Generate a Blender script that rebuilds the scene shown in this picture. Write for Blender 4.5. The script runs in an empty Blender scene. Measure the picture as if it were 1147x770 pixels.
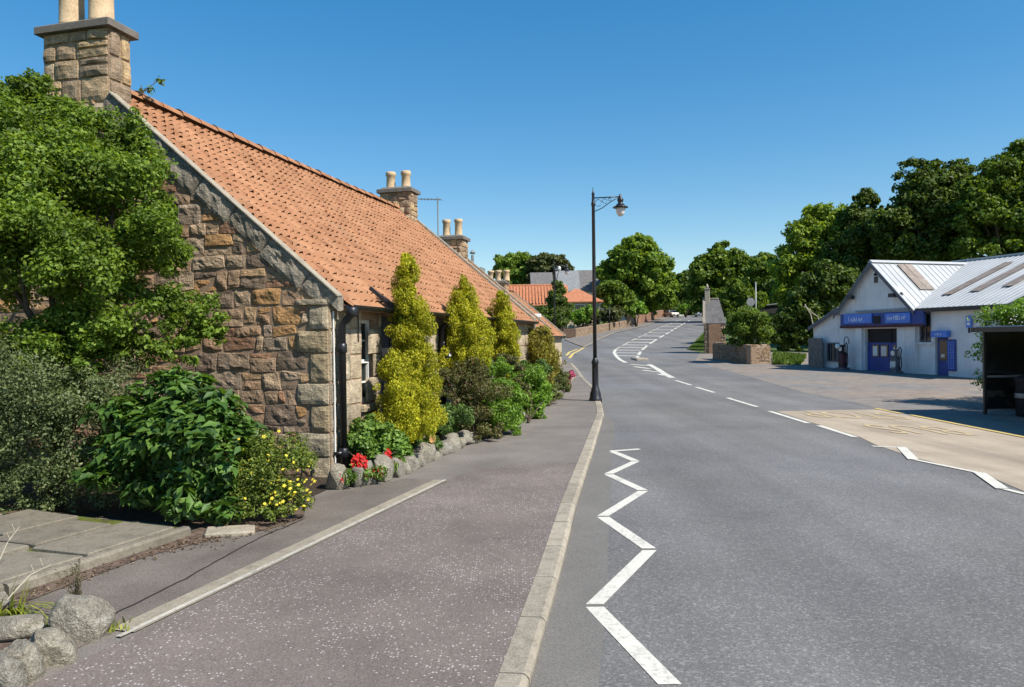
import bpy, math, random
import numpy as np
from mathutils import Vector, Matrix, noise
from mathutils.geometry import delaunay_2d_cdt
PI = math.pi
SC = bpy.context.scene
COL = SC.collection
R = math.radians

# ------------------------------------------------------------------ camera model
F, CX, CY, HC = 830.0, 573.5, 385.0, 1.7
_p, _rho = R(.373), R(.7)
fw = np.array([0, math.cos(_p), -math.sin(_p)])
_zz = np.array([0, math.sin(_p), math.cos(_p)])
rt = math.cos(_rho) * np.array([1., 0, 0]) - math.sin(_rho) * _zz
up = math.sin(_rho) * np.array([1., 0, 0]) + math.cos(_rho) * _zz
CAM = np.array([0, 0, HC])

# ------------------------------------------------------------------ terrain height
_ys = np.arange(-60, 2000, .5)
_sl = np.interp(_ys, [-60, 20, 30, 55, 70, 160, 188, 230, 2500], [0, 0, .018, .025, .054, .054, 0, -.01, 0.0])
_hz = np.cumsum(_sl) * .5
_hz -= np.interp(0, _ys, _hz)
def ss(a, b, t):
    t = min(1, max(0, (t - a) / (b - a)))
    return t * t * (3 - 2 * t)
def hgt(x, y):
    return float(np.interp(y, _ys, _hz)) - .2 * ss(3, 10, x) * (1 - ss(18, 30, y))
def ray(px, py):
    return fw + rt * (px - CX) / F - up * (py - CY) / F
def G(px, py, off=0.0):
    """the point of the ground seen at a place in the photograph"""
    d = ray(px, py); t = prev = 1.0
    while t < 900:
        P = CAM + d * t
        if P[2] < hgt(P[0], P[1]) + off:
            lo, hi = prev, t
            for _ in range(30):
                m = (lo + hi) / 2; P = CAM + d * m
                if P[2] < hgt(P[0], P[1]) + off: hi = m
                else: lo = m
            return CAM + d * hi
        prev = t; t *= 1.01
    return CAM + d * 160
def D(px, py, y):
    d = ray(px, py)
    return CAM + d * (y / d[1])
def onplane(px, py, P0, n):
    d = ray(px, py)
    return CAM + d * (((np.array(P0) - CAM) @ n) / (d @ n))

# ------------------------------------------------------------------ materials
class NT:
    def __init__(s, name, rough=.85, spec=.3):
        s.m = bpy.data.materials.new(name); s.m.use_nodes = True
        s.t = s.m.node_tree; s.t.nodes.clear()
        s.out = s.n('ShaderNodeOutputMaterial')
        s.b = s.n('ShaderNodeBsdfPrincipled')
        s.b.inputs['Roughness'].default_value = rough
        s.b.inputs['Specular IOR Level'].default_value = spec
        s.l(s.b.outputs[0], s.out.inputs[0])
        s.tc = s.n('ShaderNodeTexCoord').outputs['Object']
    def n(s, k, **kw):
        nd = s.t.nodes.new(k)
        for a, v in kw.items(): setattr(nd, a, v)
        return nd
    def l(s, a, b): s.t.links.new(a, b)
    def put(s, sock, v):
        if hasattr(v, 'is_output') or isinstance(v, bpy.types.NodeSocket): s.l(v, sock)
        elif isinstance(v, (tuple, list)) and len(v) == 3 and sock.type == 'RGBA': sock.default_value = (*v, 1)
        else: sock.default_value = v
    def mapping(s, scale, rot=(0, 0, 0), vec=None):
        m = s.n('ShaderNodeMapping'); s.l(vec or s.tc, m.inputs[0])
        m.inputs['Scale'].default_value = scale; m.inputs['Rotation'].default_value = rot
        return m.outputs[0]
    def noise(s, scale, detail=4, rough=.55, vec=None, dist=0):
        n = s.n('ShaderNodeTexNoise'); s.l(vec or s.tc, n.inputs['Vector'])
        n.inputs['Scale'].default_value = scale; n.inputs['Detail'].default_value = detail
        n.inputs['Roughness'].default_value = rough; n.inputs['Distortion'].default_value = dist
        return n.outputs['Fac']
    def vor(s, scale, feat='F1', out='Distance', vec=None, rnd=1):
        n = s.n('ShaderNodeTexVoronoi'); n.feature = feat; s.l(vec or s.tc, n.inputs['Vector'])
        n.inputs['Scale'].default_value = scale; n.inputs['Randomness'].default_value = rnd
        return n.outputs[out]
    def ramp(s, fac, stops, interp='LINEAR'):
        n = s.n('ShaderNodeValToRGB'); n.color_ramp.interpolation = interp
        e = n.color_ramp.elements
        while len(e) < len(stops): e.new(.5)
        for el, (p, c) in zip(e, stops):
            el.position = p
            el.color = (*c, 1) if isinstance(c, (tuple, list)) else (c, c, c, 1)
        s.put(n.inputs[0], fac)
        return n.outputs[0]
    def mix(s, a, b, fac, mode='MIX'):
        n = s.n('ShaderNodeMix'); n.data_type = 'RGBA'; n.blend_type = mode
        s.put(n.inputs[0], fac); s.put(n.inputs[6], a); s.put(n.inputs[7], b)
        return n.outputs[2]
    def math(s, op, a, b=0.0):
        n = s.n('ShaderNodeMath'); n.operation = op
        s.put(n.inputs[0], a); s.put(n.inputs[1], b)
        return n.outputs[0]
    def island(s): return s.n('ShaderNodeNewGeometry').outputs['Random Per Island']
    def objrnd(s): return s.n('ShaderNodeObjectInfo').outputs['Random']
    def bump(s, h, strength=.5, dist=.02):
        n = s.n('ShaderNodeBump'); n.inputs['Strength'].default_value = strength; n.inputs['Distance'].default_value = dist
        s.l(h, n.inputs['Height']); s.l(n.outputs[0], s.b.inputs['Normal'])
    def col(s, c): s.put(s.b.inputs['Base Color'], c)

def plain(name, c, rough=.6, spec=.4, var=.25, scale=6, metal=0, bump=0):
    t = NT(name, rough, spec)
    n = t.noise(scale, 6, .6)
    a = tuple(x * (1 - var) for x in c); b = tuple(min(1, x * (1 + var)) for x in c)
    t.col(t.ramp(n, [(.3, a), (.7, b)]))
    t.b.inputs['Metallic'].default_value = metal
    if bump: t.bump(t.noise(scale * 8, 4), bump, .01)
    return t.m

def mat_asphalt():
    t = NT('asphalt', .88, .25)
    fine = t.noise(95, 3, .7); big = t.noise(.35, 5, .6)
    v = t.vor(70, out='Color'); sep = t.n('ShaderNodeSeparateColor'); t.l(v, sep.inputs[0])
    base = t.ramp(fine, [(.3, (.074, .071, .068)), (.5, (.147, .142, .136)), (.72, (.26, .252, .24))])
    base = t.mix(base, t.ramp(sep.outputs[0], [(0, (.083, .081, .078)), (.8, (.165, .16, .152)), (1, (.33, .315, .29))]), .45)
    patch = t.ramp(big, [(.35, .84), (.65, 1.14)])
    base = t.mix(base, patch, 1, 'MULTIPLY')
    lanes = t.noise(1.0, 3, .5, t.mapping((1.1, .05, 1), (0, 0, R(-6))))
    base = t.mix(base, t.ramp(lanes, [(.35, .88), (.65, 1.12)]), 1, 'MULTIPLY')
    nz = t.n('ShaderNodeTexNoise'); t.l(t.tc, nz.inputs['Vector']); nz.inputs['Scale'].default_value = 1.6; nz.inputs['Detail'].default_value = 5
    warp = t.mix(t.tc, nz.outputs['Color'], .25)
    cr = t.vor(.16, 'DISTANCE_TO_EDGE', 'Distance', warp)
    crack = t.math('MULTIPLY', t.math('LESS_THAN', cr, .001), t.ramp(t.noise(.5, 3), [(.5, 0.0), (.62, .4)]))
    base = t.mix(base, (.05, .033, .03), crack)
    base = t.mix(base, (.06, .06, .062), t.ramp(t.noise(1.1, 7, .72), [(.66, 0.0), (.78, .5)]))
    base = t.mix(base, (.86, .93, 1.06), t.ramp(t.noise(.11, 3), [(.4, 0.0), (.65, .6)]), 'MULTIPLY')
    t.col(base)
    t.b.inputs['Normal'].default_value = (0, 0, 0)
    t.bump(t.noise(110, 3, .7), .55, .006)
    return t.m
def mat_pavement(speck):
    t = NT('pavement_tarmac' if speck else 'footway_tarmac', .9, .2)
    fine = t.noise(110, 3, .7); big = t.noise(.9, 6, .65)
    if speck:
        base = t.ramp(fine, [(.3, (.096, .080, .072)), (.55, (.174, .146, .132)), (.75, (.27, .23, .206))])
        v = t.vor(54, out='Color'); sep = t.n('ShaderNodeSeparateColor'); t.l(v, sep.inputs[0])
        d = t.vor(54, out='Distance')
        dens = t.noise(1.3, 5, .6)
        thr = t.ramp(dens, [(.36, .97), (.66, .6)])
        chip = t.math('MULTIPLY', t.math('GREATER_THAN', sep.outputs[0], thr), t.math('LESS_THAN', d, .33))
        base = t.mix(base, (.52, .48, .47), t.math('MULTIPLY', chip, .7))
    else:
        base = t.ramp(fine, [(.3, (.11, .10, .09)), (.55, (.19, .172, .155)), (.75, (.285, .26, .235))])
    base = t.mix(base, t.ramp(big, [(.3, .74), (.7, 1.18)]), 1, 'MULTIPLY')
    base = t.mix(base, (.075, .068, .062), t.ramp(t.noise(2.6, 7, .75), [(.6, 0.0), (.74, .6)]))
    t.col(base); t.bump(fine, .5, .006)
    return t.m
def mat_dirtstrip():
    t = NT('worn_tarmac', .92, .15)
    fine = t.noise(80, 4, .7); big = t.noise(1.6, 6, .65)
    base = t.ramp(fine, [(.3, (.09, .077, .066)), (.55, (.16, .138, .12)), (.8, (.25, .222, .195))])
    base = t.mix(base, t.ramp(big, [(.3, .75), (.7, 1.15)]), 1, 'MULTIPLY')
    t.col(base); t.bump(fine, .5, .006)
    return t.m
def mat_buff():
    t = NT('buff_surfacing', .9, .2)
    fine = t.noise(80, 3, .7); big = t.noise(.6, 6, .65)
    base = t.ramp(fine, [(.3, (.26, .217, .165)), (.55, (.37, .31, .237)), (.78, (.46, .395, .31))])
    st = t.noise(1, 4, .6, t.mapping((1.6, .12, 1)))
    base = t.mix(base, t.ramp(st, [(.3, .74), (.62, 1.06)]), 1, 'MULTIPLY')
    base = t.mix(base, t.ramp(big, [(.32, .8), (.65, 1.1)]), 1, 'MULTIPLY')
    t.col(base); t.bump(fine, .4, .005)
    return t.m
def mat_forecourt():
    t = NT('forecourt_tarmac', .92, .2)
    fine = t.noise(60, 4, .7); big = t.noise(.25, 6, .62)
    base = t.ramp(fine, [(.3, (.16, .13, .105)), (.6, (.27, .225, .185)), (.8, (.37, .315, .26))])
    g = t.ramp(fine, [(.3, (.13, .124, .117)), (.6, (.21, .20, .19)), (.8, (.29, .28, .265))])
    base = t.mix(base, g, t.ramp(big, [(.42, 0.0), (.6, 1.0)]))
    base = t.mix(base, t.ramp(t.noise(2.2, 6, .7), [(.3, .76), (.65, 1.1)]), 1, 'MULTIPLY')
    t.col(base); t.bump(fine, .4, .006)
    return t.m
def mat_paint(name, c, wear=.5, dirt=.75, under=(.14, .14, .142)):
    t = NT(name, .7, .3)
    n = t.noise(26, 6, .75); b = t.noise(3.2, 4, .6)
    col = t.ramp(b, [(.3, tuple(x * dirt for x in c)), (.7, c)])
    w = t.math('MULTIPLY', t.ramp(t.math('ADD', t.math('MULTIPLY', n, .75), t.math('MULTIPLY', t.noise(2.3, 5, .7), .35)), [(.56, 0.0), (.66, 1.0)]), min(1, wear * 1.5))
    t.col(t.mix(col, under, w))
    t.bump(t.noise(90, 3, .7), .4, .004)
    return t.m
def mat_concrete(name, c, sc=1.0):
    t = NT(name, .9, .2)
    n = t.noise(9 * sc, 8, .7); f = t.noise(70 * sc, 3, .7)
    base = t.ramp(n, [(.25, tuple(x * .58 for x in c)), (.5, c), (.75, tuple(x * 1.2 for x in c))])
    base = t.mix(base, t.ramp(f, [(.3, .78), (.7, 1.18)]), 1, 'MULTIPLY')
    base = t.mix(base, t.ramp(t.island(), [(0, .84), (1, 1.14)]), 1, 'MULTIPLY')
    t.col(base); t.bump(t.math('ADD', n, f), .5, .012)
    return t.m
def mat_stone(name, cols, moss=None, bumpd=.02, lich=.3):
    t = NT(name, .93, .12)
    isl = t.island()
    stops = [(i / len(cols), c) for i, c in enumerate(cols)]
    base = t.ramp(isl, stops, 'CONSTANT')
    n = t.noise(7, 8, .72); f = t.noise(42, 4, .7)
    st = t.noise(9, 5, .7, t.mapping((1, 1, 5), (.15, .1, 0)))
    base = t.mix(base, t.ramp(n, [(.25, .5), (.5, .95), (.78, 1.42)]), 1, 'MULTIPLY')
    base = t.mix(base, t.ramp(st, [(.35, .7), (.65, 1.2)]), 1, 'MULTIPLY')
    base = t.mix(base, t.ramp(f, [(.3, .75), (.7, 1.22)]), 1, 'MULTIPLY')
    li = t.noise(3.2, 6, .7)
    base = t.mix(base, (.33, .32, .29), t.ramp(li, [(.56, 0.0), (.68, lich)]))
    if moss: base = t.mix(base, moss, t.ramp(t.noise(5, 6, .7), [(.52, 0.0), (.64, .7)]))
    t.col(base); t.bump(t.math('ADD', t.math('ADD', n, st), f), .9, bumpd)
    return t.m
def mat_pantile():
    t = NT('clay_pantile', .8, .25)
    n = t.noise(3, 6, .65); f = t.noise(40, 4, .7); m = t.noise(.6, 4, .6)
    v = t.vor(4.0, out='Color'); sep = t.n('ShaderNodeSeparateColor'); t.l(v, sep.inputs[0])
    base = t.ramp(sep.outputs[0], [(0, (.29, .138, .070)), (.5, (.32, .158, .081)), (1, (.35, .178, .094))])
    base = t.mix(base, t.ramp(n, [(.3, .9), (.7, 1.07)]), 1, 'MULTIPLY')
    base = t.mix(base, t.ramp(f, [(.3, .93), (.7, 1.05)]), 1, 'MULTIPLY')
    base = t.mix(base, (.20, .13, .085), t.ramp(t.noise(1.7, 8, .75), [(.66, 0.0), (.8, .6)]))
    base = t.mix(base, (.40, .27, .17), t.ramp(t.noise(1.1, 6, .7), [(.58, 0.0), (.75, .35)]))
    base = t.mix(base, t.ramp(t.noise(1, 5, .65, t.mapping((2.4, .25, .25))), [(.35, .84), (.65, 1.08)]), 1, 'MULTIPLY')
    t.col(base); t.bump(f, .3, .008)
    return t.m
def mat_leaf(name, dark, mid, light, gloss=.35, trans=.3, hi=None):
    t = NT(name, .55, gloss)
    isl = t.island()
    stops = [(0, dark), (.5, mid), (.9, light)] + ([(1.0, hi)] if hi else [])
    base = t.ramp(isl, stops)
    base = t.mix(base, t.ramp(t.noise(1.6, 3, .6), [(.3, .72), (.7, 1.25)]), 1, 'MULTIPLY')
    t.col(base)
    tr = t.n('ShaderNodeBsdfTranslucent'); tc = t.mix(base, (1.6, 1.5, .55), 1, 'MULTIPLY'); t.l(tc, tr.inputs[0])
    mx = t.n('ShaderNodeMixShader'); mx.inputs[0].default_value = trans
    t.l(t.b.outputs[0], mx.inputs[1]); t.l(tr.outputs[0], mx.inputs[2]); t.l(mx.outputs[0], t.out.inputs[0])
    return t.m
def mat_bark(): 
    t = NT('bark', .95, .1)
    n = t.noise(12, 6, .7, t.mapping((1, 1, .25)))
    t.col(t.ramp(n, [(.3, (.035, .026, .018)), (.7, (.12, .095, .07))])); t.bump(n, .8, .02)
    return t.m
def mat_glass(name, tint=(.02, .025, .03), alpha=0.0):
    t = NT(name, .06, .6); t.col(tint)
    if alpha:
        tr = t.n('ShaderNodeBsdfTransparent'); tr.inputs[0].default_value = (.55, .58, .57, 1)
        mx = t.n('ShaderNodeMixShader'); mx.inputs[0].default_value = alpha
        t.l(t.b.outputs[0], mx.inputs[1]); t.l(tr.outputs[0], mx.inputs[2]); t.l(mx.outputs[0], t.out.inputs[0])
    return t.m
def mat_render():
    t = NT('white_render', .85, .2)
    n = t.noise(1.3, 7, .7); s = t.noise(2.4, 5, .7, t.mapping((2.2, 2.2, .18)))
    base = t.ramp(n, [(.25, (.56, .57, .58)), (.6, (.74, .74, .74))])
    base = t.mix(base, (.40, .385, .36), t.ramp(s, [(.55, 0.0), (.75, .55)]))
    t.col(base); t.bump(t.noise(40, 5, .7), .35, .01)
    return t.m
def mat_sheet():
    t = NT('weathered_roof_sheet', .55, .35)
    s = t.noise(1.4, 6, .7, t.mapping((1.6, .5, .5))); n = t.noise(.7, 6, .7)
    base = t.ramp(n, [(.3, (.33, .35, .36)), (.7, (.43, .45, .46))])
    base = t.mix(base, (.36, .33, .30), t.ramp(s, [(.55, 0.0), (.74, .55)]))
    t.col(base)
    return t.m
def mat_grass(name, a, b):
    t = NT(name, .8, .2)
    t.col(t.mix(t.ramp(t.noise(30, 4, .7), [(.3, a), (.7, b)]), t.ramp(t.noise(1.2, 4), [(.3, .7), (.7, 1.25)]), 1, 'MULTIPLY'))
    t.bump(t.noise(60, 4), .8, .05)
    return t.m
def mat_slate(name, c):
    t = NT(name, .8, .3)
    br = t.n('ShaderNodeTexBrick'); t.l(t.mapping((1, 1, 1)), br.inputs[0])
    br.inputs['Scale'].default_value = 2.2
    n = t.noise(2, 6, .7); s = t.noise(9, 4, .7)
    base = t.ramp(n, [(.3, tuple(x * .7 for x in c)), (.7, tuple(x * 1.25 for x in c))])
    t.col(t.mix(base, t.ramp(s, [(.3, .7), (.7, 1.25)]), 1, 'MULTIPLY'))
    return t.m

MT = {}
MT['asphalt'] = mat_asphalt()
MT['pave'] = mat_pavement(True); MT['pave2'] = mat_pavement(False); MT['strip'] = mat_dirtstrip()
MT['buff'] = mat_buff(); MT['fore'] = mat_forecourt()
MT['white'] = mat_paint('white_road_paint', (.62, .60, .53), .3, .84)
MT['whiteworn'] = mat_paint('worn_white_paint', (.47, .445, .38), .5, .8)
MT['yellow'] = mat_paint('worn_yellow_paint', (.62, .47, .15), .5, .8, (.38, .31, .22))
MT['yellowfaint'] = mat_paint('faded_yellow_paint', (.47, .37, .215), .9, .9, (.37, .31, .237))
MT['kerb'] = mat_concrete('kerb_concrete', (.305, .27, .215))
MT['edge'] = mat_concrete('edging_concrete', (.30, .265, .205))
MT['flag'] = mat_concrete('flagstone', (.185, .165, .13), .7)
MT['soil'] = plain('soil', (.05, .038, .028), .95, .1, .5, 14, bump=.8)
MT['litter'] = plain('leaf_litter', (.13, .095, .075), .95, .1, .6, 22, bump=.9)
MT['gable'] = mat_stone('rubble_sandstone', [(0.382,0.239,0.143),(0.341,0.241,0.158),(0.437,0.293,0.165),(0.343,0.196,0.120),(0.279,0.209,0.148),(0.425,0.311,0.203),(0.449,0.261,0.118),(0.358,0.246,0.156),(0.281,0.164,0.103),(0.437,0.329,0.223),(0.223,0.165,0.121),(0.392,0.256,0.156),(0.336,0.258,0.187),(0.205,0.152,0.111)], lich=.22)
MT['quoin'] = mat_stone('grey_dressed_stone', [(.36, .31, .22), (.31, .27, .20), (.41, .345, .24), (.37, .29, .18)], lich=.4)
MT['front'] = mat_stone('pale_sandstone', [(.43, .35, .245), (.39, .325, .235), (.46, .385, .28), (.41, .325, .215), (.36, .30, .22)], bumpd=.01, lich=.35)
MT['skew'] = mat_stone('lichened_skew_stone', [(.25, .22, .17), (.30, .265, .21), (.20, .175, .14)], lich=.4)
MT['mortar'] = plain('lime_mortar', (.29, .205, .14), .95, .1, .3, 20, bump=.6)
MT['chim'] = mat_stone('chimney_sandstone', [(.42, .31, .19), (.35, .255, .165), (.48, .35, .20), (.30, .225, .155), (.43, .34, .23)], lich=.25)
MT['cap'] = mat_concrete('dark_cope_stone', (.15, .135, .118))
MT['pot'] = mat_concrete('buff_fireclay', (.50, .375, .235), .6)
MT['tile'] = mat_pantile()
MT['tilefar'] = plain('orange_roof_tile', (.38, .155, .08), .8, .25, .25, 3)
MT['black'] = plain('black_iron', (.012, .012, .015), .38, .5, .3, 10)
MT['dark'] = plain('dark_timber', (.02, .018, .02), .7, .3, .4, 8)
MT['frame'] = plain('white_paintwork', (.74, .73, .70), .5, .4, .08, 5)
MT['glass'] = mat_glass('window_glass')
MT['milk'] = plain('lamp_glass', (.62, .60, .58), .25, .5, .1, 5)
def mat_rock():
    t = NT('lichened_boulder', .95, .1)
    n = t.noise(6, 8, .72); f = t.noise(48, 4, .75); g = t.noise(16, 5, .7)
    base = t.ramp(n, [(.28, (.20, .185, .15)), (.5, (.345, .325, .27)), (.75, (.46, .44, .375))])
    base = t.mix(base, t.ramp(t.objrnd(), [(0, (.82, .82, .84)), (1, (1.1, 1.06, 1.0))]), 1, 'MULTIPLY')
    base = t.mix(base, t.ramp(f, [(.3, .68), (.7, 1.25)]), 1, 'MULTIPLY')
    base = t.mix(base, (.16, .15, .12), t.ramp(g, [(.55, 0.0), (.68, .7)]))
    base = t.mix(base, (.52, .51, .44), t.ramp(t.noise(11, 4, .7), [(.6, 0.0), (.68, .55)]))
    t.col(base); t.bump(t.math('ADD', t.math('ADD', n, g), f), 1.0, .03)
    return t.m
MT['rock'] = mat_rock()
MT['wallstone'] = mat_stone('field_stone', [(.26, .185, .125), (.21, .155, .115), (.30, .225, .16), (.24, .165, .10)], lich=.4)
MT['bark'] = mat_bark()
MT['render'] = mat_render(); MT['sheet'] = mat_sheet()
def mat_rooflight():
    t = NT('brown_rooflight', .7, .3); n = t.noise(2.2, 7, .75); s_ = t.noise(5, 5, .7)
    t.col(t.mix(t.ramp(n, [(.3, (.15, .12, .10)), (.55, (.24, .20, .17)), (.75, (.37, .35, .33))]), t.ramp(s_, [(.3, .75), (.7, 1.2)]), 1, 'MULTIPLY')); return t.m
MT['rusty'] = mat_rooflight()
MT['blue'] = plain('blue_paint', (.028, .060, .25), .5, .4, .25, 3)
MT['bluesign'] = plain('blue_sign_face', (.06, .19, .64), .4, .5, .15, 4)
MT['redtrim'] = plain('dark_red_trim', (.075, .022, .028), .6, .3, .3, 6)
MT['grey'] = plain('grey_fascia', (.10, .10, .115), .6, .4, .25, 5)
MT['alu'] = plain('grey_metal', (.24, .25, .25), .45, .5, .15, 6, metal=.3)
MT['whitesign'] = plain('white_lettering', (.72, .76, .80), .5, .4, .05, 5)
MT['shelterglass'] = mat_glass('shade_dark_shelter_glass', (.012, .014, .014), .2)  # glass colour darkened to stand for the shaded hedge behind the shelter
MT['clear'] = mat_glass('net_curtained_glass', (.02, .025, .03), .8)
MT['slate'] = mat_slate('grey_slate', (.135, .13, .13)); MT['slate2'] = mat_slate('light_slate', (.20, .21, .22))
MT['grass'] = mat_grass('grass_ground', (.05, .075, .02), (.10, .14, .035))
MT['twig'] = plain('pale_twig', (.40, .36, .28), .8, .2, .2, 10)
MT['weed'] = plain('dry_weed', (.10, .085, .055), .9, .1, .35, 14)
MT['blade'] = mat_leaf('grass_blade', (.10, .15, .02), (.20, .26, .03), (.38, .40, .06), .3, .35)
MT['lawn'] = mat_leaf('lawn_blade', (.05, .10, .015), (.10, .17, .03), (.17, .24, .05), .2, .35)
LF = {}
LF['elder'] = mat_leaf('bright_tree_leaf', (.06, .105, .014), (.125, .205, .025), (.215, .31, .042), .3, .42)
LF['privet'] = mat_leaf('grey_green_leaf', (.055, .085, .028), (.105, .145, .05), (.18, .22, .095), .4, .28)
LF['big'] = mat_leaf('large_glossy_leaf', (.035, .085, .014), (.065, .145, .022), (.115, .215, .035), .5, .3)
LF['hyper'] = mat_leaf('yellow_green_leaf', (.06, .09, .015), (.12, .17, .025), (.20, .25, .04), .3, .3)
LF['gold'] = mat_leaf('golden_conifer_spray', (.14, .165, .012), (.35, .36, .022), (.52, .51, .035), .2, .34, (.52, .43, .06))
LF['gold2'] = mat_leaf('tarnished_gold_leaf', (.10, .06, .035), (.22, .21, .03), (.38, .36, .05), .2, .25)
LF['hyd'] = mat_leaf('fresh_green_leaf', (.06, .13, .02), (.12, .22, .035), (.22, .33, .07), .35, .32)
LF['purple'] = mat_leaf('purple_brown_leaf', (.075, .065, .03), (.105, .135, .035), (.17, .15, .06), .3, .28, (.22, .10, .07))
LF['bright'] = mat_leaf('bright_hedge_leaf', (.075, .15, .018), (.135, .25, .026), (.205, .345, .04), .35, .34)
LF['dkgreen'] = mat_leaf('dark_green_leaf', (.042, .085, .02), (.08, .15, .032), (.14, .22, .05), .4, .3)
LF['greyg'] = mat_leaf('dusty_green_leaf', (.07, .09, .03), (.115, .14, .045), (.17, .19, .07), .25, .25)
LF['yfl'] = mat_leaf('yellow_petal', (.62, .50, .03), (.75, .63, .05), (.85, .75, .12), .2, .3)
LF['red'] = mat_leaf('red_petal', (.45, .012, .015), (.62, .02, .02), (.70, .06, .05), .25, .25)
LF['pink'] = mat_leaf('magenta_petal', (.25, .035, .09), (.38, .06, .14), (.5, .12, .2), .25, .25)
LF['peach'] = mat_leaf('peach_petal', (.75, .42, .16), (.82, .55, .26), (.85, .68, .42), .25, .3)
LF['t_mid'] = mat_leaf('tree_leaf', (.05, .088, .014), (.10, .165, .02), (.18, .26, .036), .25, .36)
LF['t_bright'] = mat_leaf('sunny_tree_leaf', (.07, .125, .016), (.14, .225, .026), (.22, .315, .045), .25, .38)
LF['t_light'] = mat_leaf('light_tree_leaf', (.10, .165, .02), (.19, .28, .032), (.29, .39, .055), .25, .42)
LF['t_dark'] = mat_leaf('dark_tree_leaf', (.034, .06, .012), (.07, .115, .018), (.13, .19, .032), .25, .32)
LF['t_olive'] = mat_leaf('olive_tree_leaf', (.045, .055, .018), (.08, .095, .03), (.12, .135, .045), .25, .22)
LF['t_pine'] = mat_leaf('pine_needle_clump', (.022, .042, .014), (.05, .078, .022), (.09, .125, .035), .2, .18)

# ------------------------------------------------------------------ mesh helpers
class MB:
    def __init__(s): s.v = []; s.f = []
    def add(s, vs, fs):
        o = len(s.v); s.v.extend([tuple(map(float, p)) for p in vs]); s.f.extend([tuple(i + o for i in f) for f in fs]); return s
    def box(s, x0, x1, y0, y1, z0, z1):
        return s.add([(x0, y0, z0), (x1, y0, z0), (x1, y1, z0), (x0, y1, z0), (x0, y0, z1), (x1, y0, z1), (x1, y1, z1), (x0, y1, z1)],
                     [(3, 2, 1, 0), (4, 5, 6, 7), (0, 1, 5, 4), (1, 2, 6, 5), (2, 3, 7, 6), (3, 0, 4, 7)])
    def bbox(s, x0, x1, y0, y1, z0, z1, b=.01):
        """a box with chamfered vertical and top edges"""
        lo = [(x0 + b, y0), (x1 - b, y0), (x1, y0 + b), (x1, y1 - b), (x1 - b, y1), (x0 + b, y1), (x0, y1 - b), (x0, y0 + b)]
        cx, cy = (x0 + x1) / 2, (y0 + y1) / 2
        sx = 1 - 2 * b / max(1e-6, x1 - x0); sy = 1 - 2 * b / max(1e-6, y1 - y0)
        hi = [(cx + (x - cx) * sx, cy + (y - cy) * sy) for x, y in lo]
        vs = [(x, y, z0) for x, y in lo] + [(x, y, z1 - b) for x, y in lo] + [(x, y, z1) for x, y in hi]
        fs = [tuple(range(7, -1, -1)), tuple(range(16, 24))]
        for k in (0, 8):
            for i in range(8): fs.append((k + i, k + (i + 1) % 8, k + 8 + (i + 1) % 8, k + 8 + i))
        return s.add(vs, fs)
    def prism(s, poly, ext):
        """poly: list of 3D points, ext: extrusion vector"""
        n = len(poly); e = np.array(ext, float)
        vs = [np.array(p, float) for p in poly]; vs += [p + e for p in vs]
        fs = [tuple(range(n - 1, -1, -1)), tuple(range(n, 2 * n))] + [(i, (i + 1) % n, n + (i + 1) % n, n + i) for i in range(n)]
        return s.add(vs, fs)
    def tube(s, pts, rad, n=8, cap=True):
        pts = [np.array(p, float) for p in pts]; m = len(pts)
        if not hasattr(rad, '__len__'): rad = [rad] * m
        vs = []
        prev = None
        for i, p in enumerate(pts):
            d = pts[min(i + 1, m - 1)] - pts[max(i - 1, 0)]; d = d / (np.linalg.norm(d) + 1e-9)
            a = prev if prev is not None else (np.array([1., 0, 0]) if abs(d[0]) < .9 else np.array([0, 1., 0]))
            a = a - d * (a @ d); a /= np.linalg.norm(a) + 1e-9; prev = a
            b = np.cross(d, a)
            for k in range(n):
                t = 2 * PI * k / n; vs.append(p + (a * math.cos(t) + b * math.sin(t)) * rad[i])
        fs = [(i * n + k, i * n + (k + 1) % n, (i + 1) * n + (k + 1) % n, (i + 1) * n + k) for i in range(m - 1) for k in range(n)]
        if cap: fs += [tuple(range(n - 1, -1, -1)), tuple(range((m - 1) * n, m * n))]
        return s.add(vs, fs)
    def lathe(s, prof, c=(0, 0, 0), n=16):
        """prof: (r, z) pairs"""
        vs = [(c[0] + r * math.cos(2 * PI * k / n), c[1] + r * math.sin(2 * PI * k / n), c[2] + z) for r, z in prof for k in range(n)]
        m = len(prof)
        fs = [(i * n + k, i * n + (k + 1) % n, (i + 1) * n + (k + 1) % n, (i + 1) * n + k) for i in range(m - 1) for k in range(n)]
        fs += [tuple(range(n - 1, -1, -1)), tuple(range((m - 1) * n, m * n))]
        return s.add(vs, fs)

def link(name, me, m, parent=None, smooth=False):
    o = bpy.data.objects.new(name, me); COL.objects.link(o)
    if m is not None: me.materials.append(m)
    if smooth: me.polygons.foreach_set('use_smooth', [True] * len(me.polygons))
    if parent is not None: o.parent = parent
    return o
def part(name, mb, m, parent=None, smooth=False, world=False):
    vs = mb.v
    if world and parent is not None:
        M = parent['_M'] if False else WM[parent.name]
        Mi = M.inverted(); vs = [tuple(Mi @ Vector(p)) for p in vs]
    me = bpy.data.meshes.new(name); me.from_pydata(vs, [], mb.f); me.update()
    return link(name, me, m, parent, smooth)
WM = {}
def thing(name, label, cat, loc=(0, 0, 0), rotz=0, group=None):
    o = bpy.data.objects.new(name, None); COL.objects.link(o)
    o.location = tuple(float(c) for c in loc); o.rotation_euler = (0, 0, rotz); o.empty_display_size = .2
    WM[o.name] = Matrix.Translation(Vector([float(c) for c in loc])) @ Matrix.Rotation(rotz, 4, 'Z')
    return tag(o, label, cat, group)
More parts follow.
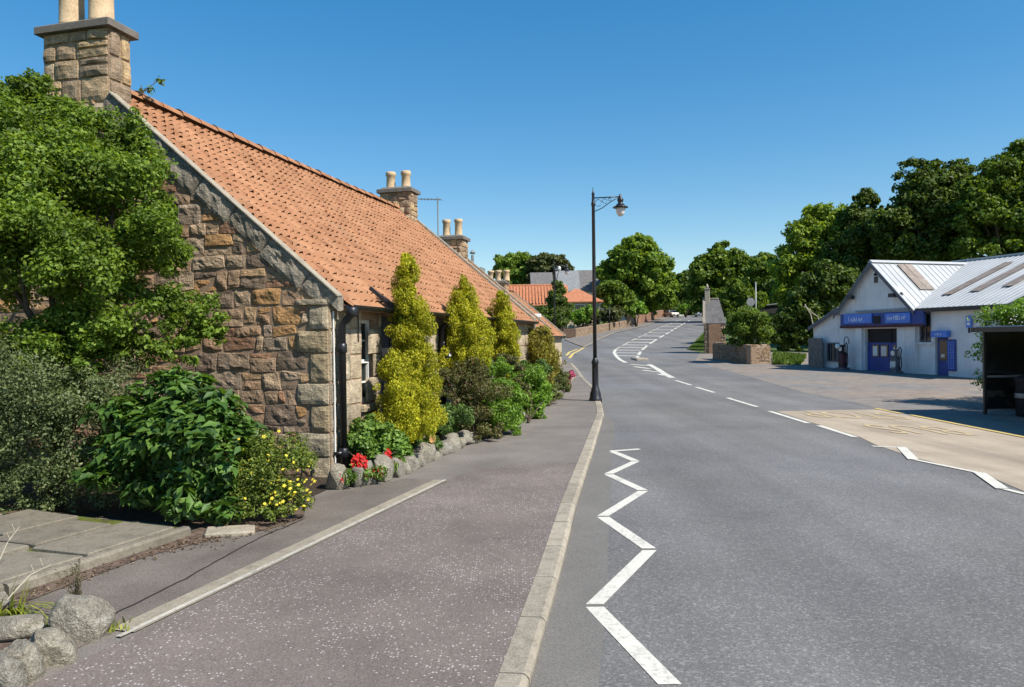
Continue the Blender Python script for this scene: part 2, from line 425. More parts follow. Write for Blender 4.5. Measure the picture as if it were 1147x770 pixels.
def tag(o, label, cat, group=None):
    o['label'] = label; o['category'] = cat
    if group: o['group'] = group
    return o
def struct(o, kind='structure'):
    o['kind'] = kind; return o
def local(o, P):
    return np.array(WM[o.name].inverted() @ Vector([float(c) for c in P]))

# ------------------------------------------------------------------ ground sheets
def sheet(name, poly, off, m, step=1.0, kind='structure', zf=None):
    """a horizontal polygon draped on the terrain"""
    poly = [(float(p[0]), float(p[1])) for p in poly]
    dens = []
    for i, a in enumerate(poly):
        b = poly[(i + 1) % len(poly)]; L = math.dist(a, b); k = max(1, int(L / step))
        dens += [(a[0] + (b[0] - a[0]) * j / k, a[1] + (b[1] - a[1]) * j / k) for j in range(k)]
    n = len(dens); pa = np.array(dens)
    x0, y0 = pa.min(0); x1, y1 = pa.max(0)
    gx, gy = np.meshgrid(np.arange(x0 + step / 2, x1, step), np.arange(y0 + step / 2, y1, step)); q = np.c_[gx.ravel(), gy.ravel()]
    ins = np.zeros(len(q), bool); j = n - 1
    for i in range(n):
        c = ((pa[i, 1] > q[:, 1]) != (pa[j, 1] > q[:, 1]))
        with np.errstate(divide='ignore', invalid='ignore'):
            xx = (pa[j, 0] - pa[i, 0]) * (q[:, 1] - pa[i, 1]) / (pa[j, 1] - pa[i, 1]) + pa[i, 0]
        ins ^= c & (q[:, 0] < xx); j = i
    pts = [Vector(p) for p in dens] + [Vector(p) for p in q[ins]]
    V, E, Fs, *_ = delaunay_2d_cdt(pts, [(i, (i + 1) % n) for i in range(n)], [], 1, 1e-4)
    mb = MB(); mb.v = [(p.x, p.y, hgt(p.x, p.y) + (off(p.x, p.y) if callable(off) else off)) for p in V]; mb.f = [tuple(f) for f in Fs]
    # make all faces look up
    ff = []
    for f in mb.f:
        a, b, c = [np.array(mb.v[i]) for i in f[:3]]
        ff.append(f if np.cross(b - a, c - a)[2] > 0 else f[::-1])
    mb.f = ff
    o = part(name, mb, m); o['kind'] = kind
    return o
def ribbon(mb, pts, w, off, step=.6, horiz=False):
    """a painted line: polyline of world xy, width w, draped"""
    P = [np.array(p[:2], float) for p in pts]
    for a, b in zip(P, P[1:]):
        d = b - a; L = np.linalg.norm(d); d = d / (L + 1e-9)
        n = np.array([1., 0]) if horiz else np.array([-d[1], d[0]])
        k = max(1, int(L / step)); vs = []
        for i in range(k + 1):
            c = a + (b - a) * i / k
            for s in (-1, 1):
                q = c + n * s * w / 2; vs.append((q[0], q[1], hgt(q[0], q[1]) + off))
        mb.add(vs, [(2 * i + 1, 2 * i, 2 * i + 2, 2 * i + 3) if not horiz else (2 * i, 2 * i + 1, 2 * i + 3, 2 * i + 2) for i in range(k)])
    return mb

PV = .06     # the footway stands this much above the carriageway
def gx(*pts, off=0.0): return [G(px, py, off)[:2] for px, py in pts]

# the land
xs = np.concatenate([np.linspace(-900, -80, 12), np.linspace(-60, 90, 101), np.linspace(110, 900, 12)])
ysg = np.concatenate([np.linspace(-120, -12, 8), np.linspace(-8, 60, 69), np.linspace(62, 250, 95), np.linspace(270, 1900, 24)])
mb = MB(); mb.v = [(x, y, hgt(x, y) - .07) for y in ysg for x in xs]; nx = len(xs)
mb.f = [(j * nx + i, j * nx + i + 1, (j + 1) * nx + i + 1, (j + 1) * nx + i) for j in range(len(ysg) - 1) for i in range(nx - 1)]
struct(part('ground', mb, MT['grass']))

# carriageway
kerb_px = [(592.6, 770), (623.8, 657), (645, 571), (674.5, 474), (676.5, 466), (674.5, 456), (668, 437), (655.5, 426), (648, 415.5), (641, 408)]
kerb = [np.array(p) for p in gx(*kerb_px)]
farkerb = [np.array(p) for p in gx((634, 394), (654, 389.5), (670, 381), (688, 373.6), (720, 366), (738, 360), (752, 356))]
farwall_px = [(600, 381), (625, 380), (645, 378), (670, 373), (700, 367.2), (715, 363.5), (735, 357.5), (746, 354.3)]
farwall = [np.array(p) for p in gx(*farwall_px)]
road_poly = [(-1.2, -6)] + [(k[0] - .02, k[1]) for k in kerb] + [(-8, 47), (-30, 55), (-30, 80)] + [tuple(farwall[1])] + [tuple(p) for p in farwall[2:]] + \
    [(38, 180), (60, 215), (75, 215), (48, 175), (44.5, 160)] + [tuple(p) for p in gx((803, 359.5), (796, 365), (788, 372), (780, 380.5), (769, 391.5))] + [(13.3, 52)] + \
    [tuple(p) for p in gx((798, 411), (838, 422), (900, 440), (960, 452), (985, 458))] + [(9.25, 13), (9.25, -6)]
sheet('road', road_poly, 0.0, MT['asphalt'], 1.5)

# footways
cont = [(1.0 - 2.2, -6)]
def kb(p, d=.14): return p
kerb_back = []
for i, p in enumerate(kerb):
    a = kerb[max(0, i - 1)]; b = kerb[min(len(kerb) - 1, i + 1)]; d = (b - a) / np.linalg.norm(b - a)
    kerb_back.append(p + np.array([-d[1], d[0]]) * .15)
ext = lambda a, b, y: a + (b - a) * (y - a[1]) / (b[1] - a[1])
k0 = ext(kerb[0], kerb[1], -6); kb0 = ext(kerb_back[0], kerb_back[1], -6)
pave_poly = [tuple(kb0)] + [tuple(p) for p in kerb_back] + [(2.2, 41), (-4, 44), (-9, 40), (-9, -6)]
sheet('pavement', pave_poly, PV - .004, MT['pave2'], .8)
mb = MB()
rngk = random.Random(4)
line = [np.array(k0)] + kerb
acc = []
for a, b in zip(line, line[1:]):
    L = np.linalg.norm(b - a); k = max(1, round(L / .9)); acc += [(a + (b - a) * i / k, a + (b - a) * (i + 1) / k) for i in range(k)]
for a, b in acc:
    d = (b - a) / (np.linalg.norm(b - a) + 1e-9); n = np.array([-d[1], d[0]]); g = .007
    a2, b2 = a + d * g, b - d * g
    j = rngk.uniform(-.006, .006)
    prof = [(0, -.08), (.0 + j, PV - .022), (.012 + j, PV - .004), (.03 + j, PV + .006), (.148, PV + .004), (.15, -.08)]
    vs = []
    for q in (a2, b2):
        for o_, z_ in prof:
            w_ = q + n * o_; vs.append((w_[0], w_[1], hgt(w_[0], w_[1]) + z_ + j * .4))
    m_ = len(prof)
    mb.add(vs, [(i, i + 1, m_ + i + 1, m_ + i) for i in range(m_ - 1)] + [tuple(range(m_)), tuple(range(2 * m_ - 1, m_ - 1, -1))])
struct(part('kerb', mb, MT['kerb']))
# smoother channel of old tarmac beside the kerb
ch = [np.array(k0)] + kerb[:5]; chp = [tuple(p + np.array([.003, 0])) for p in ch]
wd = [.34, .34, .34, .33, .25, .04]
def mat_channel():
    t = NT('kerb_channel_tarmac', .9, .2); f_ = t.noise(100, 3, .7)
    b_ = t.ramp(f_, [(.3, (.105, .099, .09)), (.55, (.163, .155, .143)), (.75, (.225, .215, .2))])
    b_ = t.mix(b_, t.ramp(t.noise(.8, 6, .65), [(.3, .82), (.7, 1.12)]), 1, 'MULTIPLY'); b_ = t.mix(b_, (.09, .082, .072), t.ramp(t.noise(3, 7, .75), [(.58, 0.0), (.74, .6)]))
    t.col(b_); t.bump(f_, .4, .005); return t.m
MT['channel'] = mat_channel()
sheet('road', chp + [(p[0] + w_, p[1]) for p, w_ in list(zip(ch, wd))[::-1]], .003, MT['channel'], .5)
# white concrete edging strip along the old boundary, and the speckled near footway
s0 = np.array(G(112, 722, PV)[:2]); s1 = np.array(G(140, 706, PV)[:2]); s2 = np.array(G(494, 538, PV)[:2])
sd = (s2 - s1) / np.linalg.norm(s2 - s1); sn = np.array([-sd[1], sd[0]])
near_line = gx((655, 518), (575, 519.5), (500, 521), off=PV)
se = s2 + sd * 1.2
bx_ = [tuple(p) for p in gx((645, 559.6), off=PV)]
sp = [tuple(kb0)] + [tuple(p) for p in kerb_back[:3]] + [tuple(near_line[0] + np.array([.02, 0])), tuple(near_line[1]), tuple(s2 + sd * .5 - sn * .1)] + [tuple(s1 - sn * .1), (s1 - sd * 5 - sn * .1)]
sheet('pavement', sp, PV, MT['pave'], .6)
sheet('pavement', [tuple(s1 - sd * 5 + sn * .05), tuple(s1 + sn * .05), tuple(s2 + sd * .05 + sn * .05), tuple(s2 + sn * .45), tuple(s2 - sd * 1.6 + sn * 1.15), tuple(s1 + sn * 3.0), tuple(s1 - sd * 5 + sn * 3.0)], PV, MT['strip'], .5)
mb = MB(); ribbon(mb, [s1 - sd * .02 + sn * .0, s2], .17, PV + .005, .4)
for q, off in ((sn * .05, 0), (-sn * .04, 0)): pass
struct(part('road_marking', ribbon(MB(), [s1 - sd * .1 - sn * .055, s2 + sd * .0 - sn * .055], .038, PV + .009, .4), MT['whiteworn']))
struct(part('kerb', mb, MT['edge']))
# tar seam
mb = MB(); q = gx((125, 690), (215, 645), (290, 603), (345, 580), off=PV)
rs = random.Random(2); pts = []
for a, b in zip(q, q[1:]):
    for i in range(9): pts.append(a + (b - a) * i / 9 + np.array([rs.uniform(-.012, .012), rs.uniform(-.02, .02)]))
struct(part('pavement_seam', ribbon(mb, pts, .012, PV + .005), MT['dark']))
for (a, b, w) in (((470, 524), (560, 476), .012), ((560, 476), (600, 455), .02), ((505, 524), (610, 470), .01)):
    pass

# buff lane, forecourt
cl = [np.array(p) for p in gx((1147, 553.5), (1094, 531), (1022, 514), (977, 499), (957, 489), (905, 473.5), (866, 461))]
cl0 = np.array([5.5, -6.0])
buff = [tuple(cl0)] + [tuple(p + np.array([.07, 0])) for p in cl] + [tuple(p) for p in gx((905, 460.3), (950, 459.3), (985, 459.2))] + [(9.22, 13), (9.22, -6)]
sheet('road', buff, .004, MT['buff'], .8)
fore = [(9.25, -6), (9.25, 13)] + [tuple(p) for p in gx((985, 458), (960, 452), (900, 440), (838, 422), (798, 411), (779, 403.5))] + [(13.2, 52), (19, 52), (24, 44), (60, 40), (60, -6)]
sheet('forecourt', fore, .003, MT['fore'], 1.2)
# verge by the hut and far footway
sheet('verge', [tuple(p) for p in gx((769, 391.5), (792, 392), (800, 371), (803, 365), (796, 365.3), (788, 372.2), (780, 380.7))], .03, MT['grass'], 1)
fk = farkerb[1:]
sheet('pavement', [tuple(farkerb[1])] + [tuple(p) for p in farkerb[2:]] + [tuple(p) for p in farwall[:1:-1]] + [tuple(np.array(G(632, 381)[:2]))], .05, MT['pave2'], 1.5)
mb = MB()
for a, b in zip(fk, fk[1:]): ribbon(mb, [a, b], .22, .065, 1.5)
struct(part('kerb', mb, MT['kerb']))

# ------------------------------------------------------------------ road markings
def mark(name, segs, m, w=.1, off=.004, horiz=False):
    mb = MB()
    for s_ in segs: ribbon(mb, s_, w, off, horiz=horiz)
    return struct(part(name, mb, m))
zz = [(686, 506), (712.6, 517), (681, 531.5), (721, 550), (674.6, 579), (728.5, 616), (664.7, 679), (753, 770)]
zz = gx(*zz)
segs = []
for a, b in zip(zz, zz[1:]):
    d = (b - a) / np.linalg.norm(b - a); segs.append([a + d * .025, b - d * .025])
mark('zigzag_marking', segs, MT['white'], .115, horiz=True)
mark('zigzag_marking', [gx((716.5, 503.4), (684, 505.8))], MT['white'], .1)
mark('zigzag_marking', [gx((977, 500.4), (1009, 502)), gx((1020, 514.5), (1100, 531)), gx((1119, 547), (1150, 554.5))], MT['white'], .10, .008)
mark('zigzag_marking', [gx((1009.5, 501.5), (1023, 515.5)), gx((1097, 530.5), (1123, 548.5))], MT['white'], .15, .012, horiz=True)
mark('centre_line', [gx((862, 461), (905.5, 474.5)), gx((917, 477), (958, 490)), gx((815, 446), (848, 456)), gx((780, 434), (800, 440)), gx((757, 426.5), (774, 431.7))], MT['white'], .13, .006)
right_px = [(753, 423.5), (745, 419.5), (737, 414), (727, 408.5)]
right2 = [(713.5, 402), (715, 398.5), (718, 393), (726.4, 386), (738, 379), (751, 371.6), (762, 365), (773, 358.8)]
left_px = [(701, 406.5), (695, 403.5), (690.5, 399.5), (687.8, 395), (689.8, 391.5), (695.7, 388), (706.8, 382), (720.5, 375.8), (739, 367), (763.7, 357.7)]
mark('hatch_marking', [gx(*right_px)], MT['white'], .26, .006)
mark('hatch_marking', [gx(*left_px[:5])], MT['white'], .22, .006)
def dash(px, w, n):
    P = gx(*px); out = []
    for a, b in zip(P, P[1:]):
        L = np.linalg.norm(b - a); k = max(1, round(L / n))
        for i in range(k): out.append([a + (b - a) * (i + .1) / k, a + (b - a) * (i + .78) / k])
    return out
mark('hatch_marking', dash(left_px[4:], .2, 6), MT['whiteworn'], .2, .006)
mark('hatch_marking', dash(right2, .2, 7), MT['white'], .2, .006)
lx = np.array(left_px); rx = np.array(right2[::-1])
bars = []
for y in (398.8, 395.5, 392.4, 389.4, 386.6, 383.6, 380.4, 376.6, 373, 369.5, 366, 362.8):
    xl = np.interp(y, lx[::-1, 1], lx[::-1, 0]); xr = np.interp(y, rx[:, 1], rx[:, 0]); bars.append(gx((xl + 1, y), (xr - 1, y + .3)))
for a, b in (((710, 411), (728, 413.3)), ((720, 415), (729, 416)), ((729, 416.5), (741, 417.2)), ((738, 419.5), (747, 421)), ((706, 408.4), (727, 410))): bars.append(gx(a, b))
mb = MB()
for s_ in bars[:12]: ribbon(mb, s_, .6, .009)
for s_ in bars[12:]: ribbon(mb, s_, .28, .009)
struct(part('hatch_marking', mb, MT['white']))
# traffic island stub in the hatching
isl = np.array(G(716, 403.2)[:2])
mb = MB(); mb.bbox(-.35, .35, -1.1, 1.1, -.05, .11, .05)
o = part('island', mb, MT['kerb']); o.location = (isl[0], isl[1], hgt(*isl)); struct(o)
mark('yellow_line', [gx((980, 458), (1010, 464)), gx((1020, 465.5), (1147, 490.5)), [np.array(G(1147, 490.5)[:2]), np.array((9.16, 2))]], MT['yellow'], .12, .016)
mark('yellow_line', [gx((638, 401.5), (641.5, 396.5), (654.5, 389.3)), gx((634.5, 398.5), (638, 394.6), (646.5, 391.5))], MT['yellow'], .2, .006)
mark('bus_stop_marking', [gx((913, 463.8), (927, 465)), gx((936, 467), (943, 469)), gx((885, 462), (892, 463))], MT['yellowfaint'], .12, .008)
def text_mesh(s, size, name, m, parent=None):
    cu = bpy.data.curves.new('lettering', 'FONT'); cu.body = s; cu.size = size; cu.align_x = 'CENTER'; cu.align_y = 'CENTER'; cu.extrude = 0.0
    t = bpy.data.objects.new('lettering', cu); COL.objects.link(t)
    bpy.context.view_layer.update()
    me = bpy.data.meshes.new_from_object(t.evaluated_get(bpy.context.evaluated_depsgraph_get()))
    bpy.data.objects.remove(t); me.materials.clear()
    return link(name, me, m, parent)
for s_, y, x in (('BUS', 14.3, 7.75), ('STOP', 17.0, 7.75)):
    o = text_mesh(s_, 1.0, 'bus_stop_marking', MT['yellowfaint']); struct(o)
    for v in o.data.vertices:
        wx, wy = x - v.co.x * .95, y - v.co.y * 2.0; v.co = (wx, wy, hgt(wx, wy) + .012)

# ------------------------------------------------------------------ rubble stonework
def rubble(W, H, rng, ch=(.16, .32), lw=(.2, .6), split=.3):
    out = []; z = 0
    while z < H - 1e-6:
        h = min(rng.uniform(*ch), H - z)
        if H - z - h < ch[0] * .6: h = H - z
        x = -rng.uniform(0, lw[0])
        while x < W:
            w = rng.uniform(*lw) * (1.0 if h < .26 else 1.2); x1 = min(x + w, W)
            if W - x1 < lw[0] * .5: x1 = W
            a = max(x, 0)
            if x1 - a > .04:
                if h > .2 and rng.random() < split:
                    f = rng.uniform(.35, .65); out += [(a, x1, z, z + h * f), (a, x1, z + h * f, z + h)]
                elif x1 - a > .5 and rng.random() < split:
                    f = rng.uniform(.35, .65); out += [(a, a + (x1 - a) * f, z, z + h), (a + (x1 - a) * f, x1, z, z + h)]
                else: out.append((a, x1, z, z + h))
            x = x1
        z += h
    return out
def stones(mb, rects, fn, rng, D0=(.015, .05), gap=.012, rough=.012, jit=.02, res=.05, clip=None, avoid=()):
    for (x0, x1, z0, z1) in rects:
        cx, cz = (x0 + x1) / 2, (z0 + z1) / 2
        if any(x1 > a + .02 and x0 < b - .02 and z1 > c + .02 and z0 < d - .02 for a, b, c, d in avoid):
            # trim against openings
            keep = None
            for a, b, c, d in avoid:
                if x1 > a + .02 and x0 < b - .02 and z1 > c + .02 and z0 < d - .02:
                    if x0 < a - .05: keep = (x0, a, z0, z1)
                    elif x1 > b + .05: keep = (b, x1, z0, z1)
                    elif z0 < c - .04: keep = (x0, x1, z0, c)
                    elif z1 > d + .04: keep = (x0, x1, d, z1)
            if keep is None: continue
            x0, x1, z0, z1 = keep
        if clip is not None and clip(cx) < z0 + .03: continue
        nx_ = max(4, min(12, int((x1 - x0) / res) + 2)); nz_ = max(4, min(10, int((z1 - z0) / res) + 2))
        Dp = rng.uniform(*D0); tx, tz = rng.uniform(-.5, .5) * Dp, rng.uniform(-.5, .5) * Dp
        cj = [(rng.uniform(-jit, jit), rng.uniform(-jit, jit)) for _ in range(4)]
        sx, sz = rng.uniform(0, 99), rng.uniform(0, 99)
        vs = []
        eu, ev = .012 / max(.05, x1 - x0), .012 / max(.05, z1 - z0)
        us = [0, eu] + [eu + (1 - 2 * eu) * i / (nx_ - 2) for i in range(1, nx_ - 2)] + [1 - eu, 1]
        vz = [0, ev] + [ev + (1 - 2 * ev) * i / (nz_ - 2) for i in range(1, nz_ - 2)] + [1 - ev, 1]
        for v in vz:
            for u in us:
                e = (1 - abs(2 * u - 1) ** 5) * (1 - abs(2 * v - 1) ** 5)
                ju = (cj[0][0] * (1 - u) + cj[1][0] * u) * (1 - v) + (cj[2][0] * (1 - u) + cj[3][0] * u) * v
                jv = (cj[0][1] * (1 - u) + cj[1][1] * u) * (1 - v) + (cj[2][1] * (1 - u) + cj[3][1] * u) * v
                x = x0 + gap / 2 + (x1 - x0 - gap) * u + ju; z = z0 + gap / 2 + (z1 - z0 - gap) * v + jv
                if x0 <= .001: x = max(x, .0)
                d = (-.012 if u in (0, 1) or v in (0, 1) else .002 + Dp * e ** .5) + (tx * (2 * u - 1) + tz * (2 * v - 1)) * e
                d += noise.noise((x * 7 + sx, z * 9 + sz, 0)) * rough * 1.6 * e + noise.noise((x * 22 + sx, z * 24, sz)) * rough * .7 * e
                if clip is not None: z = min(z, clip(x))
                vs.append(fn(x, z, d))
        w_ = nx_ + 1
        mb.add(vs, [(j * w_ + i, j * w_ + i + 1, (j + 1) * w_ + i + 1, (j + 1) * w_ + i) for j in range(nz_) for i in range(nx_)])
def pantiles(mb, L, S, fn, tw=.17, c=.19, amp=.026, lift=.028, res=8, seed=1):
    rng = random.Random(seed); nc = int(round(L / tw)); nr = int(round(S / c)); c = S / nr; tw = L / nc
    w_ = nc * res + 1; vs = []; cw_ = lambda u: (.5 + .5 * math.cos(2 * PI * u)) ** 1.6
    for k in range(nr):
        jz = [rng.uniform(-.003, .003) for _ in range(nc + 1)]; jt = [rng.uniform(-.014, .014) for _ in range(nc + 1)]; jl = [rng.uniform(.25, 1.0) if rng.random() < .85 else rng.uniform(1, 1.5) for _ in range(nc + 1)]
        for top in (0, 1):
            for i in range(w_):
                q = min(i // res, nc - 1); u = (i - q * res) / res
                prof_ = amp * (1 - abs(math.sin(PI * (u * .92 + .04))) ** .8) if u < .999 else amp
                prof_ = amp * (.5 + .5 * math.cos(2 * PI * u)) ** 1.6
                t = (k + top) * c + (jt[q] if not top else 0)
                vs.append(fn(i / res * tw, t, prof_ + (lift * (.12 + .88 * cw_(u)) * jl[q] if not top else 0) + jz[q]))
    mb.add(vs, [(j * w_ + i, j * w_ + i + 1, (j + 1) * w_ + i + 1, (j + 1) * w_ + i) for j in range(2 * nr - 1) for i in range(w_ - 1) if not (j % 2 and cw_((i % res + .5) / res) > .5)])

# ------------------------------------------------------------------ the near cottage
C0 = G(371, 535, PV); AZ = R(90 - 14.3)
def roof_slope(name, L, x0, HW, ez, pitch, side, parent, m, seed, over=.22, tw=.17, res=8, lift=.028):
    """one pitched slope; side=-1 towards the road, +1 the garden side"""
    cp, sp_ = math.cos(pitch), math.sin(pitch); S = (HW + over) / cp
    def fn(x, t, h):
        h += .014 * noise.noise((x * .45 + seed, t * .6, seed)) + .008 * noise.noise((x * 1.7, t * 1.9, seed))
        y = -over + t * cp - h * sp_; z = ez - over * sp_ / cp + t * sp_ + h * cp
        return (x0 + x, y if side < 0 else 2 * HW - y, z)
    mb = MB(); pantiles(mb, L, S, fn, tw, seed=seed, res=res, lift=lift)
    # underside boarding
    mb.add([fn(0, 0, -.014), fn(L, 0, -.014), fn(L, S, -.014), fn(0, S, -.014)], [(0, 1, 2, 3)])
    mb.add([fn(0, 0, -.012), fn(L, 0, -.012), fn(L, 0, .012), fn(0, 0, .012)], [(0, 1, 2, 3)])
    return part(name, mb, m, parent, False)
def chimney(parent, x, y, z0, zc, w, d, pots, ph, seed, capo=.09, ped=True, big=True):
    rng = random.Random(seed); mb = MB(); mb.box(x - w / 2, x + w / 2, y - d / 2, y + d / 2, z0, zc)
    stack = part('chimney', mb, MT['mortar'], parent)
    s = MB(); H = zc - z0; g = (.2, .34) if big else (.14, .22); lw = (.25, .55) if big else (.15, .34)
    for (W, fn) in ((d, lambda a, z, q: (x - w / 2 - q, y - d / 2 + a, z0 + z)), (w, lambda a, z, q: (x - w / 2 + a, y - d / 2 - q, z0 + z)),
                    (d, lambda a, z, q: (x + w / 2 + q, y - d / 2 + a, z0 + z)), (w, lambda a, z, q: (x - w / 2 + a, y + d / 2 + q, z0 + z))):
        stones(s, rubble(W, H, rng, g, lw), fn, rng, (.02, .045), .014, .012, .01, .06)
    part('stonework', s, MT['chim'], stack)
    c = MB(); c.bbox(x - w / 2 - capo, x + w / 2 + capo, y - d / 2 - capo, y + d / 2 + capo, zc, zc + .1, .015)
    c.bbox(x - w / 2 - .02, x + w / 2 + .02, y - d / 2 - .02, y + d / 2 + .02, zc + .1, zc + .15, .04)
    part('chimney_cap', c, MT['cap'], stack)
    for (px, py, r) in pots:
        p = MB(); p.lathe([(r * 1.06, 0), (r * 1.06, .05), (r, .07), (r * .94, ph - .12), (r * 1.12, ph - .1), (r * 1.12, ph - .02), (r, ph), (r * .72, ph), (r * .7, ph - .2)], (x + px, y + py, zc + .13), 16)
        part('chimney_pot', p, MT['pot'], stack, True)
    return stack

cot = thing('cottage', 'near stone cottage with orange pantile roof and gable end towards the footway', 'cottage', C0, AZ)
HW, EZ, PITCH, LEN = 3.42, 2.20, R(40.3), 10.6
tanp = math.tan(PITCH)
clipg = lambda b: EZ + tanp * (HW - abs(b - HW)) - .02
core = MB()
core.prism([(0, 0, -.1), (0, 2 * HW, -.1), (0, 2 * HW, EZ - .02), (0, HW, EZ + tanp * HW - .02), (0, 0, EZ - .02)], (.5, 0, 0))
gw = part('gable_wall', core, MT['mortar'], cot)
rg = random.Random(11); s = MB()
rr = [r for r in rubble(2 * HW, 5.3, rg, (.075, .26), (.09, .48), .45)]
quo = []
zq = -.08; k = 0
while zq < EZ - .12:
    h = rg.uniform(.26, .38); wq = .44 if k % 2 else .26
    quo.append((0, wq, zq, min(zq + h, EZ - .05))); zq += h; k += 1
def trimq(rect):
    x0, x1, z0, z1 = rect; zc = (z0 + z1) / 2
    for q in quo:
        if q[2] - .02 <= zc <= q[3] + .02:
            if x1 < q[1] + .05: return None
            return (max(x0, q[1]), x1, z0, z1)
    return rect
rr = [q for q in map(trimq, rr) if q]
gfn = lambda b, z, q: (-q, b, z)
stones(s, rr, gfn, rg, (.003, .02), .011, .015, .028, .038, clip=lambda b: clipg(b) - .2)
part('rubble_stonework', s, MT['gable'], gw, False)
s = MB(); stones(s, quo, gfn, rg, (.028, .045), .012, .008, .006, .05)
def qfn(a, z, q): return (a, -q, z)
q2 = [(0, .62 if i % 2 == 0 else .34, z0, z1) for i, (_, _, z0, z1) in enumerate(quo)]
stones(s, [(a, min(b, .55), c, d) for a, b, c, d in q2], qfn, rg, (.012, .02), .012, .006, .006, .05)
part('quoins', s, MT['quoin'], gw, False)
# skews
sk = MB(); slp = math.hypot(1, tanp); cq, sq = 1 / slp, tanp / slp
for sgn in (1, -1):
    Ls = 3.12 * slp + .1
    rs_ = [(x0, x1, 0, .27 + rg.uniform(-.05, .03)) for x0, x1, _, _ in rubble(Ls, .2, rg, (.2, .2), (.35, .7), 0)]
    def kfn(u, v, q, sgn=sgn):
        b = -.1 + u * cq + (.27 - v) * sq; z = EZ + tanp * -.1 + u * sq - (.27 - v) * cq + .085
        return (-q - .008, b if sgn > 0 else 2 * HW - b, z)
    rs_ = [(x0, x1, .27 - d, .27) for x0, x1, _, d in rs_]
    stones(sk, rs_, kfn, rg, (.012, .03), .004, .016, .006, .045)
    def P(b, dz): return (.0, (b if sgn > 0 else 2 * HW - b), EZ + tanp * b + dz)
    sk.prism([P(-.12, -.1), P(3.05, -.1), P(3.05, .08), P(-.12, .08)], (.14, 0, 0))
part('skew_stones', sk, MT['skew'], gw, False)
# a cement fillet over the skew
fl = MB()
for sgn in (1, -1):
    def P(b, dz, x): return (x, (b if sgn > 0 else 2 * HW - b), EZ + tanp * b + dz)
    fl.prism([P(-.13, .084, -.045), P(3.08, .084, -.045), P(3.08, .105, -.045), P(-.13, .102, -.045)], (.15, 0, 0))
part('cement_fillet', fl, MT['edge'], gw)
# the front wall
openings = [(.86, 1.30, .80, 1.92), (1.48, 2.28, -.1, 1.98), (4.35, 5.15, .8, 1.92), (7.2, 8.0, -.1, 1.98), (8.7, 9.4, .8, 1.92)]
fwm = MB()
edges = sorted({0.0, LEN} | {v for o in openings for v in o[:2]})
for a, b in zip(edges, edges[1:]):
    op = [o for o in openings if o[0] <= a + 1e-6 and o[1] >= b - 1e-6]
    a_ = max(a, .502)
    if b <= a_: continue
    if not op: fwm.box(a_, b, 0, .45, -.1, EZ)
    else:
        if op[0][2] > 0: fwm.box(a_, b, 0, .45, -.1, op[0][2])
        fwm.box(a_, b, 0, .45, op[0][3], EZ)
fwm.box(.502, LEN, 2 * HW - .45, 2 * HW, -.1, EZ); fwm.prism([(LEN - .4, .46, -.1), (LEN - .4, 2 * HW - .46, -.1), (LEN - .4, 2 * HW - .46, EZ), (LEN - .4, HW, EZ + tanp * HW - .1), (LEN - .4, .46, EZ)], (.4, 0, 0))
fw_o = part('front_wall', fwm, MT['mortar'], cot)
s = MB(); rf = random.Random(5)
stones(s, [r for r in rubble(LEN, EZ - .02, rf, (.24, .36), (.4, .85), .1) if r[1] > .36], lambda a, z, q: (max(a, .36), -q, z), rf, (.012, .02), .008, .004, .006, .07, avoid=openings)
part('front_stonework', s, MT['front'], fw_o, False)
def sash(parent, a0, a1, z0, z1, y=.12, bars=True):
    f = MB(); t = .05
    for (p, q, r_, s_) in ((a0, a0 + t, z0, z1), (a1 - t, a1, z0, z1), (a0 + t, a1 - t, z0, z0 + t * 1.4), (a0 + t, a1 - t, z1 - t, z1), (a0 + t, a1 - t, (z0 + z1) / 2 - .025, (z0 + z1) / 2 + .025)):
        f.box(p, q, y - .03, y + .04, r_, s_)
    if bars:
        for zz_ in ((z0 * .75 + z1 * .25), (z0 * .25 + z1 * .75)): f.box(a0 + t, a1 - t, y - .015, y + .02, zz_ - .012, zz_ + .012)
    w = part('window', f, MT['frame'], parent)
    g = MB(); g.box(a0 + .02, a1 - .02, y + .005, y + .012, z0 + .02, z1 - .02); part('pane', g, MT['clear'], w)
    c = MB(); c.box(a0 + .02, a1 - .02, y + .05, y + .06, z0 + .02, z1 - .02); part('curtain', c, MT['frame'], w)
    s_ = MB(); s_.bbox(a0 - .06, a1 + .06, -.07, y - .03, z0 - .09, z0 - .001, .01); part('sill', s_, MT['quoin'], w)
    return w
for o in (openings[0], openings[2], openings[4]): sash(cot, *o)
for a0, a1, z0, z1 in (openings[1], openings[3]):
    d = MB(); d.box(a0 + .06, a1 - .06, .16, .2, .02, z1 - .05)
    for p in (a0 + .06, a1 - .16): d.box(p, p + .1, .145, .159, .02, z1 - .05)
    for z_ in (.02, .8, z1 - .17): d.box(a0 + .17, a1 - .17, .145, .159, z_, z_ + .12)
    do = part('door', d, MT['dark'], cot)
    f = MB(); f.box(a0, a0 + .058, .1, .22, -.02, z1); f.box(a1 - .058, a1, .1, .22, -.02, z1); f.box(a0 + .06, a1 - .06, .1, .22, z1 - .048, z1); part('door_frame', f, MT['dark'], do)
    h = MB(); h.lathe([(.012, -.03), (.028, -.015), (.028, .015), (.012, .03)], (a1 - .14, .12, 1.0), 8); part('handle', h, MT['alu'], do)
ro = roof_slope('roof', LEN - .15, .15, HW, EZ, PITCH, -1, cot, MT['tile'], 3)
rb = roof_slope('roof', LEN - .15, .15, HW, EZ, PITCH, 1, cot, MT['tile'], 4)
rm = MB(); rr_ = random.Random(8)
zr = EZ + tanp * HW
nrt = 24
